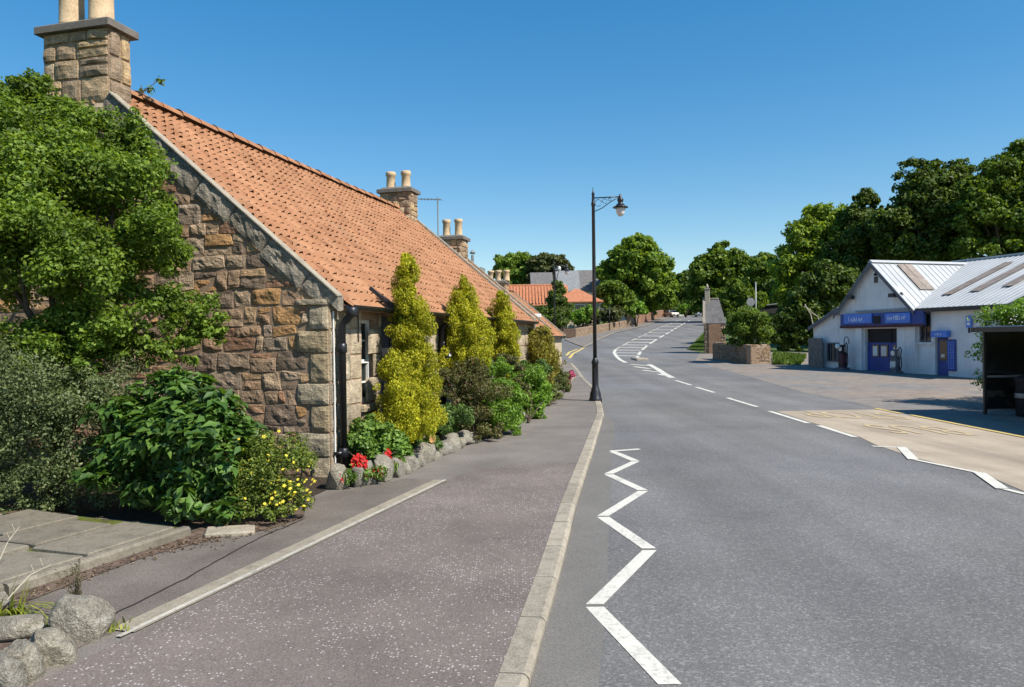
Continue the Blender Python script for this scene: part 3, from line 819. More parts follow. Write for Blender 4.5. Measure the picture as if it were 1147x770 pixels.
for i in range(nrt):
    x0 = .38 + (LEN - .45) * i / nrt; x1 = .38 + (LEN - .45) * (i + 1.04) / nrt; j = rr_.uniform(-.008, .008)
    pts_ = [(math.cos(t) * .15, math.sin(t) * .11) for t in np.linspace(0, PI, 9)]
    vs = [(x0, HW + a, zr - .0 + b + j) for a, b in pts_] + [(x1, HW + a * .92, zr - .012 + b + j) for a, b in pts_]
    rm.add(vs, [(k, k + 1, 10 + k, 9 + k) for k in range(8)])
part('ridge_tiles', rm, MT['tile'], ro, True)
# near and far chimneys
chimney(cot, .20, 3.63, 4.3, 5.76, .38, 1.03, [(0, -.24, .155), (0, .24, .155)], .95, 21, .085)
chimney(cot, LEN - .3, HW, 4.5, 5.52, .48, .84, [(0, -.21, .12), (0, .22, .12)], .46, 22, .08, big=False)
# far skew
fs = MB()
for sgn in (1, -1):
    def P(b, dz): return (LEN - .02, (b if sgn > 0 else 2 * HW - b), EZ + tanp * b + dz)
    fs.prism([P(-.16, -.2), P(HW, -.2), P(HW, .10), P(-.16, .10)], (.2, 0, 0))
part('far_skew', fs, MT['skew'], cot)
# gutter and downpipes
g = MB(); pr = [(math.cos(t) * .062, math.sin(t) * .062) for t in np.linspace(PI, 2 * PI, 9)] + [(math.cos(t) * .052, math.sin(t) * .052) for t in np.linspace(2 * PI, PI, 9)]
gy, gz = -.235, EZ - .13
g.prism([(.08, gy + a, gz + b) for a, b in pr], (LEN - .1, 0, 0))
for x in np.arange(.5, LEN, 1.0): g.box(x, x + .02, gy + .05, -.02, gz - .03, gz - .01)
gt = part('gutter', g, MT['black'], cot)
for xd in (.13, 3.75):
    d = MB(); y_ = -.10
    d.tube([(xd, gy, gz - .04), (xd, gy, gz - .1), (xd, gy + .06, gz - .17), (xd, y_, gz - .24), (xd, y_, .02)], .046, 10)
    for z_ in (1.55, .28): d.lathe([(.047, -.06), (.06, -.05), (.06, .05), (.047, .06)], (xd, y_, z_), 10)
    d.box(xd - .09, xd + .09, y_ - .005, y_ + .09, .26, .3)
    d.lathe([(.06, 0), (.075, .02), (.075, .1), (.055, .12)], (xd, gy, gz - .14), 10)
    part('downpipe', d, MT['black'], cot, True)
# pale strip of pointing and a service cable at the corner
c = MB(); c.tube([(.05, -.03, .05), (.05, -.035, 1.0), (.05, -.03, 2.0)], .009, 5); part('cable', c, MT['frame'], cot)
c = MB(); c.tube([(.72, -.03, 2.1), (.71, -.035, 1.7), (.715, -.03, 1.62)], .008, 5); part('cable', c, MT['black'], cot)
# soot-black valley flashing by the eaves
c = MB(); c.prism([(1.30, -.26, 2.06), (1.38, -.26, 2.06), (1.2, .02, 2.33), (1.15, .02, 2.33)], (0, -.02, .04)); part('roof_flashing', c, MT['dark'], cot)
# plants rooted at the chimney come later

# next cottage in the row, and a third set back
def row_cottage(name, label, x0, y0, L, HWb, ez, chx, pots, seed, ch_h, tiles=True):
    base = np.array(WM['cottage'] @ Vector((x0, y0, 0)))
    o = thing(name, label, 'cottage', base, AZ, 'cottages in the row')
    zr = ez + tanp * HWb
    w = MB(); w.prism([(0, 0, -.1), (0, 2 * HWb, -.1), (0, 2 * HWb, ez), (0, HWb, zr - .05), (0, 0, ez)], (L, 0, 0)); part('wall', w, MT['front'], o)
    r1 = roof_slope('roof', L, .02, HWb, ez, PITCH, -1, o, MT['tile'], seed)
    roof_slope('roof', L, .02, HWb, ez, PITCH, 1, o, MT['tile'], seed + 1)
    rm = MB(); rm.prism([(0, HWb + math.cos(t) * .14, zr + math.sin(t) * .1) for t in np.linspace(0, PI, 9)], (L, 0, 0)); part('ridge_tiles', rm, MT['tile'], r1, True)
    f = MB()
    for sgn in (1, -1):
        def P(b, dz): return (L - .02, (b if sgn > 0 else 2 * HWb - b), ez + tanp * b + dz)
        f.prism([P(-.22, -.15), P(HWb, -.15), P(HWb, .09), P(-.22, .09)], (.16, 0, 0))
    part('skew_stones', f, MT['skew'], o)
    chimney(o, chx, HWb, zr - .8, zr + ch_h, .6, .8, pots, .55, seed, .08, big=False)
    g = MB(); g.prism([(0, -.24 + math.cos(t) * .06, ez - .14 + math.sin(t) * .06) for t in np.linspace(PI, 2 * PI, 8)], (L, 0, 0)); part('gutter', g, MT['black'], o)
    return o
cb = row_cottage('cottage', 'second cottage of the row with twin tall buff chimney pots and television aerial', LEN + .19, .5, 3.9, 2.8, 2.1, 3.55, [(0, -.2, .12), (0, .2, .12)], 31, .30)
aer = MB(); ax_, ay_, zt = 2.2, 2.8, 4.3
aer.tube([(ax_, ay_, zt), (ax_, ay_, 5.92)], .02, 6); aer.tube([(ax_, ay_ - .12, 5.84), (ax_, ay_ + .62, 5.9)], .013, 5)
for t in np.linspace(-.08, .58, 7): aer.tube([(ax_ - .2, ay_ + t, 5.85 + t * .08), (ax_ + .2, ay_ + t, 5.85 + t * .08)], .008, 4)
part('aerial', aer, MT['alu'], cb)
cc = row_cottage('cottage', 'third cottage of the row set back with three short cream chimney pots', 24, 2.9, 7, 2.7, 1.9, 4.3, [(0, -.4, .16), (0, .02, .16), (0, .42, .16)], 41, .25)
cw = MB(); cw.tube([(.5, 2.9, 4.9), (.5, 2.9, 5.5)], .07, 8); cw.lathe([(.1, 0), (.15, .06), (.02, .2)], (.5, 2.9, 5.55), 8); cw.box(.15, .85, 2.4, 3.4, 3.9, 4.9)
part('flue_cowl', cw, MT['alu'], cc)

# ------------------------------------------------------------------ foliage
def leaf_mesh(name, blobs, n, size, m, parent, seed, aspect=.55, outward=.55, upb=.25, shell=(.7, 1.08), jit=.75, fold=.25, sizevar=.45, tip=None, world=True, low=-1.0):
    """many small folded leaves spread through the blobs; blob = (x, y, z, rx, ry, rz)"""
    rng = np.random.default_rng(seed); B = np.array(blobs, float)
    if B.shape[1] == 4: B = np.c_[B, B[:, 3], B[:, 3]]
    w = (B[:, 3] * B[:, 4] + B[:, 3] * B[:, 5] + B[:, 4] * B[:, 5]); w /= w.sum()
    k = rng.choice(len(B), n, p=w)
    v = rng.normal(size=(n, 3)); v /= np.linalg.norm(v, axis=1, keepdims=True)
    bad = v[:, 2] < low; v[bad, 2] *= -1
    rr = rng.uniform(shell[0], shell[1], (n, 1))
    c = B[k, :3] + v * rr * B[k, 3:6]
    nn = v * outward + rng.normal(size=(n, 3)) * jit * .58 + np.array([0, 0, upb]); nn /= np.linalg.norm(nn, axis=1, keepdims=True) + 1e-9
    t = rng.normal(size=(n, 3)) if tip is None else rng.normal(size=(n, 3)) * .5 + (np.array(tip) if np.ndim(tip) else v * tip)
    t -= nn * (t * nn).sum(1, keepdims=True); t /= np.linalg.norm(t, axis=1, keepdims=True) + 1e-9
    b = np.cross(nn, t)
    s = size * (1 + rng.uniform(-sizevar, sizevar, (n, 1)))
    L = s * .5; W = s * aspect * .5; f = s * fold * .5
    V = np.stack([c - t * L, c - t * L * .1 + b * W + nn * f, c + t * L - nn * f * .4, c - t * L * .1 - b * W + nn * f], 1).reshape(-1, 3)
    if world and parent is not None and parent.name in WM:
        Mi = np.array(WM[parent.name].inverted()); V = V @ Mi[:3, :3].T + Mi[:3, 3]
    me = bpy.data.meshes.new(name)
    me.vertices.add(4 * n); me.vertices.foreach_set('co', V.astype(np.float32).ravel())
    # two triangles per leaf
    idx = np.arange(n)[:, None] * 4
    loops = (idx + np.array([0, 1, 2, 0, 2, 3])).ravel()
    me.loops.add(6 * n); me.loops.foreach_set('vertex_index', loops.astype(np.int32))
    me.polygons.add(2 * n); me.polygons.foreach_set('loop_start', np.arange(0, 6 * n, 3, dtype=np.int32))
    me.update(); me.validate()
    return link(name, me, m, parent)
def clumps(main, per, frac, seed, squash=.8, inner=.25):
    """clumps of foliage over the main ellipsoids"""
    rng = np.random.default_rng(seed); out = []
    for (x, y, z, rx, ry, rz) in main:
        for i in range(per):
            v = rng.normal(size=3); v /= np.linalg.norm(v)
            if v[2] < -.55: v[2] *= -.6
            q = rng.uniform(.72, 1.02) if rng.random() > inner else rng.uniform(.2, .7)
            r = frac * min(rx, rz) * rng.uniform(.6, 1.35)
            out.append((x + v[0] * rx * q, y + v[1] * ry * q, z + v[2] * rz * q, r * 1.15, r * 1.15, r * squash))
    return out
def trunk_mesh(parent, base, tips, r0, seed, fork=.45):
    rng = random.Random(seed); mb = MB(); b = np.array(base, float)
    top = np.mean(np.array(tips, float), 0); fk = b + (top - b) * fork
    fk[0] += rng.uniform(-.1, .1) * r0
    mb.tube([b - np.array([0, 0, .2]), b + (fk - b) * .1, b + (fk - b) * .6, fk], [r0 * 1.5, r0 * 1.05, r0 * .85, r0 * .75], 9)
    for t in tips:
        t = np.array(t, float); mid = fk + (t - fk) * .5 + np.array([rng.uniform(-.3, .3), rng.uniform(-.3, .3), .15]) * np.linalg.norm(t - fk) * .3
        mb.tube([fk - (fk - b) * .08, mid, t], [r0 * .55, r0 * .32, r0 * .08], 6)
    return part('trunk', mb, MT['bark'], parent, True, world=True)
def px_blob(px, py, rpx, d, sq=1.0, dq=1.0, drx=1.0):
    c = D(px, py, d); r = rpx * d / F
    return (c[0], c[1], c[2], r * drx, r * dq, r * sq)
def flowers(name, parent, pts, r, m, seed, petals=5, up_=(0, -.4, .8), single=False):
    """small open flowers: a ring of petals each"""
    rng = np.random.default_rng(seed); mb = MB()
    for p in pts:
        nrm = np.array(up_) + rng.normal(size=3) * .35; nrm /= np.linalg.norm(nrm)
        a = np.cross(nrm, [.3, .9, .1]); a /= np.linalg.norm(a); b = np.cross(nrm, a); rr_ = r * rng.uniform(.75, 1.2); p = np.array(p)
        for k in range(petals):
            t = 2 * PI * k / petals; d = a * math.cos(t) + b * math.sin(t); e = -a * math.sin(t) + b * math.cos(t)
            mb.add([p, p + d * rr_ * .6 + e * rr_ * .42 + nrm * rr_ * .25, p + d * rr_ + nrm * rr_ * .12, p + d * rr_ * .6 - e * rr_ * .42 + nrm * rr_ * .25], [(0, 1, 2, 3)])
        if single: part(name, mb, m, parent, False, world=True); mb = MB()
    if not single: return part(name, mb, m, parent, False, world=True)

def plant(name, label, cat, base, main, per, frac, n, size, leaf, seed, group=None, stem=True, r0=.03, squash=.85, inner=.3, part_name='foliage', **kw):
    o = thing(name, label, cat, base, 0, group)
    cl_ = clumps(main, per, frac, seed, squash, inner)
    if stem:
        rg_ = random.Random(seed); tips = [c[:3] for c in rg_.sample(cl_, min(7, len(cl_)))]
        mb = MB(); b = np.array(base, float)
        for t in tips:
            t = np.array(t); mid = b + (t - b) * .5 + np.array([rg_.uniform(-.1, .1), rg_.uniform(-.1, .1), .1]) * np.linalg.norm(t - b) * .4
            mb.tube([b + np.array([rg_.uniform(-1, 1), rg_.uniform(-1, 1), 0]) * r0 * 2 - np.array([0, 0, .05]), mid, t], [r0, r0 * .7, r0 * .25], 6)
        part('stems', mb, MT['bark'], o, True, world=True)
    leaf_mesh(part_name, cl_, n, size, LF[leaf], o, seed + 1, **kw)
    return o

# the big tree against the gable
tb = local(cot, (0, 0, 0))
def Lc(a, b, z): return np.array(WM['cottage'] @ Vector((a, b, z)))
main = [px_blob(55, 205, 105, 8.2, .95, .6), px_blob(112, 225, 74, 8.0, 1.0, .6), px_blob(20, 290, 95, 7.4, 1.0, .7), px_blob(130, 320, 68, 8.1, .8, .6), px_blob(205, 352, 46, 8.2, .72, .6),
        px_blob(-60, 250, 120, 7.6, 1.3, .8), px_blob(15, 150, 62, 8.4, 1.0, .6), px_blob(155, 185, 28, 8.3, 1.1, .6), px_blob(135, 160, 30, 8.35, 1.15, .5), px_blob(80, 150, 48, 8.3, .9, .5), px_blob(180, 290, 30, 8.25, 1.0, .5)]
base = G(60, 560, PV + .1)
o = thing('tree', 'big bright green tree covering the left of the stone gable below the chimney', 'tree', base)
main += [px_blob(225, 375, 26, 8.2, .8, .6), px_blob(60, 385, 90, 7.7, .5, .6), px_blob(150, 390, 60, 7.9, .5, .6), px_blob(180, 240, 18, 8.3, 1.2, .5), px_blob(35, 110, 30, 8.4, 1.0, .6), px_blob(40, 400, 75, 7.4, .6, .5), px_blob(110, 370, 60, 7.6, .7, .5), px_blob(185, 395, 40, 7.9, .5, .5), px_blob(170, 270, 50, 7.7, .8, .5), px_blob(90, 300, 60, 7.3, .8, .5)]
cl_ = clumps(main, 28, .28, 3, .85, .3)
trunk_mesh(o, base, [m_[:3] for m_ in main[:9]], .075, 3)
leaf_mesh('crown', cl_, 150000, .047, LF['elder'], o, 5, aspect=.6, outward=.5, upb=.35, shell=(.35, 1.1))
# loose outer sprays
rg_ = np.random.default_rng(77); sp_ = []
for i in range(150):
    c = cl_[rg_.integers(len(cl_))]; v = rg_.normal(size=3); v[2] = abs(v[2]) * .6; v /= np.linalg.norm(v)
    for k in range(4): sp_.append((c[0] + v[0] * c[3] * (1 + .16 * k), c[1] + v[1] * c[4] * (1 + .16 * k), c[2] + v[2] * c[5] * (1 + .16 * k), .05, .05, .04))
leaf_mesh('sprays', sp_, 6500, .052, LF['elder'], o, 6, aspect=.6, shell=(.2, 1.2))
# plants growing out of the stack
o = thing('chimney_weed', 'small green weed sprouting where the ridge meets the near chimney', 'weed', Lc(.72, 3.3, 5.1))
st = MB(); 
for q in ((.86, 3.2, 5.22), (.9, 3.1, 5.36), (.8, 3.3, 5.28)): st.tube([Lc(.72, 3.3, 5.08), Lc((.72 + q[0]) / 2, 3.25, 5.2), Lc(*q)], .006, 4)
part('stems', st, MT['bark'], o, world=True)
leaf_mesh('foliage', [(*Lc(.86, 3.2, 5.22), .06), (*Lc(.92, 3.08, 5.36), .07), (*Lc(.8, 3.3, 5.2), .05)], 90, .055, LF['elder'], o, 9, shell=(.1, 1.1))

# grey-green shrub below it
main = [px_blob(55, 490, 75, 7.3, 1.0, .55), px_blob(10, 470, 75, 7.0, 1.1, .6), px_blob(100, 455, 52, 7.5, .9, .6), px_blob(-60, 480, 80, 7.0, 1.1, .6), px_blob(70, 540, 48, 7.2, .7, .5), px_blob(10, 550, 45, 7.0, .8, .5), px_blob(90, 565, 40, 7.2, .5, .5), px_blob(30, 575, 45, 7.1, .45, .5), px_blob(120, 520, 40, 7.4, .9, .5), px_blob(-40, 570, 60, 6.9, .5, .5), px_blob(100, 420, 60, 7.8, .6, .5), px_blob(165, 560, 40, 7.4, .6, .5)]
plant('shrub', 'dense grey-green small-leaved shrub under the big tree, left of the broad-leaved shrub', 'shrub', G(45, 575, PV), main, 26, .30, 52000, .032, 'privet', 12, r0=.025, outward=.5, upb=.2, shell=(.5, 1.1), inner=.2)
# large leaved shrub: sprays of big leaves in drooping tiers
main = [px_blob(190, 505, 66, 7.0, .95, .55), px_blob(150, 470, 48, 7.2, .8, .55), px_blob(235, 465, 46, 7.1, .8, .5), px_blob(225, 545, 45, 6.7, .8, .5), px_blob(130, 525, 40, 6.9, .9, .5), px_blob(265, 490, 34, 7.0, .9, .5), px_blob(200, 435, 36, 7.2, .7, .5), px_blob(205, 572, 34, 6.5, .5, .5), px_blob(160, 555, 34, 6.8, .6, .5), px_blob(245, 575, 26, 6.5, .6, .5), px_blob(215, 505, 40, 6.6, .9, .4)]
o = plant('shrub', 'dark green broad-leaved shrub in front of the gable with drooping leaves', 'shrub', G(200, 588, PV), main, 16, .36, 3600, .13, 'big', 15, r0=.02, outward=.35, upb=.7, jit=.5, shell=(.55, 1.1), aspect=.46, fold=.2, tip=1.0, squash=.7)
leaf_mesh('inner_foliage', [(m_[0], m_[1] + .05, m_[2], m_[3] * .85, m_[4] * .8, m_[5] * .85) for m_ in main], 9000, .075, LF['dkgreen'], o, 18, aspect=.5, upb=.5, shell=(.3, 1.0))
# hypericum
main = [px_blob(305, 535, 40, 6.9, 1.1, .7), px_blob(318, 560, 26, 6.8, .9, .7), px_blob(285, 515, 30, 7.0, 1.1, .7), px_blob(296, 560, 28, 6.75, .8, .6), px_blob(300, 575, 28, 6.6, .5, .6), px_blob(275, 560, 22, 6.7, .9, .5)]
o = plant('flowering_shrub', 'loose shrub with yellow flowers at the foot of the gable', 'shrub', G(305, 585, PV), main, 22, .32, 13000, .032, 'hyper', 22, r0=.012, outward=.5, shell=(.5, 1.15))
rng_ = np.random.default_rng(5); fp = []
for i in range(110):
    m_ = main[rng_.choice([0, 0, 1, 2, 3])]; v = rng_.normal(size=3); v[1] = -abs(v[1]); v[2] = abs(v[2]) * .8 - .2; v[0] += .35; v /= np.linalg.norm(v)
    fp.append((m_[0] + v[0] * m_[3] * 1.22, m_[1] + v[1] * m_[4] * 1.2, m_[2] + v[2] * m_[5] * 1.2))
flowers('bloom', o, fp[:90], .017, LF['yfl'], 6, single=True)

struct(sheet('soil', [tuple(p) for p in gx((-200, 580), (60, 575), (215, 590), (300, 590), (340, 578), (342, 560), (368, 548), off=PV)] + [tuple(Lc(-.02, .0, 0)[:2]), tuple(Lc(-.02, 7, 0)[:2]), (-9, 7)], PV + .005, MT['soil'], .4))  # soil at the gable foot; its dark colour also stands for shade under the shrubs

# ------------------------------------------------------------------ flower bed along the cottage
bedline_px = [(366, 549), (400, 545), (430, 538), (455, 527), (485, 512), (505, 504), (526, 495), (552, 487), (585, 471), (610, 452), (630, 437), (642, 424)]
bed = [np.array(p) for p in gx(*bedline_px, off=PV)]
W2 = lambda a, y: tuple(Lc(a, y, 0)[:2])
poly = [tuple(p) for p in bed] + [W2(18, 1.0), W2(14.2, .42), W2(10.9, -.02), W2(0.52, -.02)]
struct(sheet('soil', poly, lambda x, y: PV + .07, MT['soil'], .5))
rs = random.Random(17)
def rock_mesh(mb, c, sx, sy, sz, rz, seed, sub=3, rough=.22, pw=.62):
    import bmesh
    bm = bmesh.new(); bmesh.ops.create_icosphere(bm, subdivisions=sub, radius=1)
    o_ = len(mb.v); cs, sn_ = math.cos(rz), math.sin(rz); rp = random.Random(int(seed * 997)); pls = []
    for k in range(11):
        nv_ = Vector((rp.gauss(0, 1), rp.gauss(0, 1), rp.gauss(.25, .8))).normalized(); pls.append((nv_, rp.uniform(.72, 1.0)))
    for v in bm.verts:
        p = v.co.copy()
        # squarish
        q = Vector([math.copysign(abs(a) ** pw, a) for a in p])
        q.x += q.z * .12 * math.sin(seed * 5); q.z += q.x * .14 * math.cos(seed * 3)
        n1 = noise.noise(p * 1.3 + Vector((seed * 3.1, seed * 1.7, 0))); n2 = noise.noise(p * 3.6 + Vector((seed, 0, seed))); n3 = noise.noise(p * 9 + Vector((0, seed, 0)))
        for nv_, dd in pls:
            e_ = q.dot(nv_) - dd
            if e_ > 0: q -= nv_ * e_ * .92
        q *= 1 + rough * n1 + rough * .45 * n2 + rough * .16 * n3
        x, y, z = q.x * sx, q.y * sy, q.z * sz
        mb.v.append((c[0] + x * cs - y * sn_, c[1] + x * sn_ + y * cs, c[2] + z))
    for f in bm.faces: mb.f.append(tuple(v.index + o_ for v in f.verts))
    bm.free(); return mb
adj = ['pale squarish', 'narrow upright', 'broad flat-faced', 'small wedge-shaped', 'thin leaning', 'rounded', 'lichen-spotted', 'long low', 'grey rounded', 'rough pale', 'low sloping', 'cracked']
def edging(pts_, first, places):
    acc = []; L0 = 0
    seg = [np.linalg.norm(b - a) for a, b in zip(pts_, pts_[1:])]; T = sum(seg); d = 0; i = 0
    out = []
    def at(t):
        for k, (a, b) in enumerate(zip(pts_, pts_[1:])):
            if t <= seg[k] or k == len(seg) - 1:
                return a + (b - a) * (t / seg[k]), (b - a) / seg[k]
            t -= seg[k]
    while d < T - .1:
        w = rs.uniform(.17, .36) if first else rs.uniform(.3, .55)
        p, dr = at(min(d + w / 2, T)); h = rs.uniform(.14, .20) if first else rs.uniform(.1, .16)
        out.append((p, dr, w, h)); d += w * .97
    return out
es = edging(bed[:7], True, None)
for i, (p, dr, w, h) in enumerate(es):
    mb = MB(); h *= 1 if i < 4 else rs.uniform(.6, .85); rock_mesh(mb, (0, 0, 0), w * (.5 if i < 4 else .56), .11 if i < 4 else .14, h, math.atan2(dr[1], dr[0]), i + 1.5, 3, .2, .5)
    t = i / len(es)
    where = 'at the foot of the black downpipe' if i == 0 else ('below the red flowers' if t < .3 else 'below the rose bush' if t < .62 else 'by the dark green shrub')
    o = part('edging_stone', mb, MT['rock'], None, True); o.location = (p[0], p[1], hgt(*p) + PV + h * .62)
    tag(o, '%s edging stone, %s from the downpipe, %s' % (adj[i % len(adj)], ['first', 'second', 'third', 'fourth', 'fifth', 'sixth', 'seventh', 'eighth', 'ninth', 'tenth', 'eleventh', 'twelfth', 'thirteenth', 'fourteenth', 'fifteenth', 'sixteenth', 'seventeenth', 'eighteenth', 'nineteenth', 'twentieth', '21st', '22nd', '23rd', '24th', '25th', '26th', '27th', '28th', '29th', '30th'][i], where), 'stone', 'edging stones of the flower bed')
es = edging(bed[7:], False, None)
nth = ['nearest', 'second', 'third', 'fourth', 'fifth', 'sixth', 'seventh', 'eighth', 'ninth', 'tenth', '11th', '12th', '13th', '14th', '15th', '16th', '17th', '18th', '19th', '20th', '21st', '22nd', '23rd', '24th', '25th', '26th', '27th', '28th', '29th', '30th', '31st', '32nd', '33rd', '34th', '35th', '36th', '37th', '38th', '39th', '40th', '41st', '42nd', '43rd', '44th']
for i, (p, dr, w, h) in enumerate(es):
    mb = MB(); rock_mesh(mb, (0, 0, 0), w * .53, .13, h, math.atan2(dr[1], dr[0]), i + 60.5, 2, .22)
    o = part('edging_stone', mb, MT['rock'], None, True); o.location = (p[0], p[1], hgt(*p) + PV + h * .5)
    tag(o, '%s pale kerb stone under the far hedge and shrubs towards the lamp post' % nth[i], 'stone', 'edging stones beneath the far shrubs')

def bedbase(px, py): return G(px, py, PV + .07)
def leaf_quads(name, c, t, nn, s, aspect, fold, m, parent):
    nn = nn - t * (nn * t).sum(1, keepdims=True); nn /= np.linalg.norm(nn, axis=1, keepdims=True) + 1e-9
    b = np.cross(nn, t); L, W, f, n = s * .5, s * aspect * .5, s * fold * .5, len(c)
    V = np.stack([c - t * L, c - t * L * .1 + b * W + nn * f, c + t * L, c - t * L * .1 - b * W + nn * f], 1).reshape(-1, 3)
    if parent is not None and parent.name in WM:
        Mi = np.array(WM[parent.name].inverted()); V = V @ Mi[:3, :3].T + Mi[:3, 3]
    me = bpy.data.meshes.new(name); me.vertices.add(4 * n); me.vertices.foreach_set('co', V.astype(np.float32).ravel())
    loops = (np.arange(n)[:, None] * 4 + np.array([0, 1, 2, 0, 2, 3])).ravel()
    me.loops.add(6 * n); me.loops.foreach_set('vertex_index', loops.astype(np.int32)); me.polygons.add(2 * n); me.polygons.foreach_set('loop_start', np.arange(0, 6 * n, 3, dtype=np.int32)); me.update(); me.validate()
    return link(name, me, m, parent)
def column(label, base, prof, d, nc, n, leaf, seed, ls=.03, cr=5.5, wob=.45, name='conifer', cat='conifer', group='golden conifers in the cottage bed'):
    """prof: (y in the photo, centre x, half width) down the plant; knobbly clumps of fine upright sprays over that outline"""
    o = thing(name, label, cat, base, 0, group); rng = np.random.default_rng(seed)
    P = np.array(prof, float); k = d / F
    ysq = np.linspace(P[0, 0], P[-1, 0], 300); w = np.interp(ysq, P[:, 0], P[:, 2]) + 1.5
    y = rng.choice(ysq, nc, p=w / w.sum()); cx = np.interp(y, P[:, 0], P[:, 1]); hp = np.interp(y, P[:, 0], P[:, 2]) * 1.04; th = rng.uniform(0, 2 * PI, nc)
    wv = np.array([noise.noise((math.cos(a_) * 1.2 + seed, math.sin(a_) * 1.2, b_ * .055)) + .7 * noise.noise((math.cos(a_) * 2.6, math.sin(a_) * 2.6 + seed, b_ * .13)) for a_, b_ in zip(th, y)])
    hp = hp * (1 + wob * wv); r = cr * rng.uniform(.45, 1.5, nc) * np.clip(hp / 14, .45, 1.15)
    f = np.where(rng.random(nc) < .8, np.where(rng.random(nc) < .12, rng.uniform(1.2, 1.5, nc), rng.uniform(.8, 1.15, nc)), rng.uniform(.1, .6, nc)); rad = np.maximum(hp - r * .75, 0) * f * k
    cen = np.array([D(a_, b_, d) for a_, b_ in zip(cx, y)]); c = cen + np.c_[np.cos(th), np.sin(th), np.zeros(nc)] * rad[:, None]; r = r * k
    bl = [(*c[i], r[i], r[i], r[i] * rng.uniform(1.0, 1.5)) for i in range(nc)]
    # the shaded heart of the plant
    hb_ = []
    for q in np.linspace(P[0, 0] + 8, P[-1, 0], 12):
        h_ = np.interp(q, P[:, 0], P[:, 2]) * k * .6; hb_.append((*D(np.interp(q, P[:, 0], P[:, 1]), q, d), h_, h_, h_ * .9 + .03))
    mb = MB(); top = D(P[0, 1], P[0, 0] + 4, d); mb.tube([np.array(base) - [0, 0, .1], (np.array(base) + top) / 2, top], [.05, .035, .008], 7)
    part('trunk', mb, MT['bark'], o, True, world=True)
    leaf_mesh('foliage', bl, n, ls, LF[leaf], o, seed, aspect=.45, outward=.6, upb=.1, shell=(.55, 1.1), jit=.85, fold=.2, tip=np.array([0, 0, .9]))
    leaf_mesh('inner_foliage', hb_, n // 4, ls * 1.7, LF[leaf], o, seed + 1, aspect=.6, outward=.5, upb=.0, shell=(.5, 1.05), jit=.9)
    return o
column('tall golden conifer column beside the cottage window, closest to the gable', bedbase(462, 498), [(283, 455, 3), (292, 455, 11), (305, 455, 14), (318, 455, 13), (332, 457, 17), (350, 458, 20), (375, 461, 22), (395, 464, 22), (415, 467, 22), (440, 468, 22), (465, 467, 20), (490, 466, 14)], 10.15, 190, 52000, 'gold', 101)
column('low bushy golden conifer at the foot of the tall golden column', bedbase(450, 508), [(398, 438, 5), (405, 440, 12), (418, 444, 16), (432, 446, 19), (446, 450, 25), (460, 455, 26), (475, 458, 23), (488, 458, 12)], 9.7, 105, 36000, 'gold', 102, cr=7, wob=.9)
column('broad golden conifer with a pointed top, second along the cottage wall', bedbase(522, 480), [(308, 519, 3), (320, 520, 9), (335, 520, 15), (350, 520, 19), (370, 521, 23), (390, 523, 27), (405, 523, 28), (418, 521, 22), (432, 520, 15)], 12.6, 200, 46000, 'gold', 103, .034)
column('narrow golden conifer, third along the cottage wall', bedbase(565, 460), [(323, 560, 3), (334, 561, 9), (348, 562, 12), (365, 564, 14), (385, 566, 15), (402, 566, 14), (420, 566, 9)], 15.2, 150, 26000, 'gold', 104, .038, 4.5)
column('ragged golden bush with dark stems, farthest of the conifers by the cottages', bedbase(603, 445), [(368, 606, 9), (376, 606, 16), (388, 606, 20), (402, 606, 21), (415, 606, 18), (428, 606, 10)], 19.2, 130, 15000, 'gold2', 105, .055, 5)
def shrub(label, bpx, blobs, n, size, leaf, seed, per=20, frac=.34, name='shrub', cat='shrub', **kw):
    return plant(name, label, cat, bedbase(*bpx), blobs, per, frac, n, size, leaf, seed, r0=.014, shell=(.5, 1.1), outward=.5, **kw)
o = shrub('leafy light green bush in the bed beside the black downpipe', (414, 530), [px_blob(418, 486, 24, 9.35, .9), px_blob(400, 500, 18, 9.2, .9), px_blob(436, 500, 22, 9.4, .9), px_blob(415, 512, 26, 9.2, .6), px_blob(445, 515, 18, 9.5, .7)], 7500, .058, 'hyd', 111, upb=.5, aspect=.7)
rng_ = np.random.default_rng(4)
flowers('bud', o, [D(416 + rng_.uniform(-22, 22), 488 + rng_.uniform(-16, 22), 9.05) for _ in range(26)], .028, LF['hyd'], 3, single=True)
def redplant(label, px, py, k, seed, d):
    b = bedbase(px, py); o = thing('red_flower', label, 'flower', b, 0, 'red flowers in the cottage bed'); st = MB(); fl_ = []
    rg_ = random.Random(seed)
    for i in range(k):
        t = np.array(b) + [rg_.uniform(-.09, .09), rg_.uniform(-.05, .05), rg_.uniform(.14, .26) if k > 3 else rg_.uniform(.08, .14)]; st.tube([b, t], .005, 4)
        for j in range(9 if k > 3 else 5): fl_.append(t + [rg_.gauss(0, .014), rg_.gauss(0, .014), -.09 + .016 * j * 1.1])
    part('stems', st, MT['blade'], o, world=True); flowers('blooms', o, fl_, .022, LF['red'], seed, up_=(.2, -.8, .3))
    leaf_mesh('foliage', [(b[0], b[1], b[2] + .07, .1, .07, .08)], 130, .06, LF['hyd'], o, seed, tip=np.array([0, 0, 1.0]), aspect=.3)
redplant('tall cluster of red flowers above the edging stones', 406, 538, 9, 3, 9)
redplant('small dark red flower by the foot of the downpipe', 389, 541, 2, 4, 9)
redplant('small red flower on the right of the red cluster', 424, 536, 3, 5, 9)
redplant('low red flower at the right foot of the light green bush', 436, 530, 4, 12, 9)
redplant('single red bloom beneath the golden conifer bush', 446, 524, 2, 13, 9)
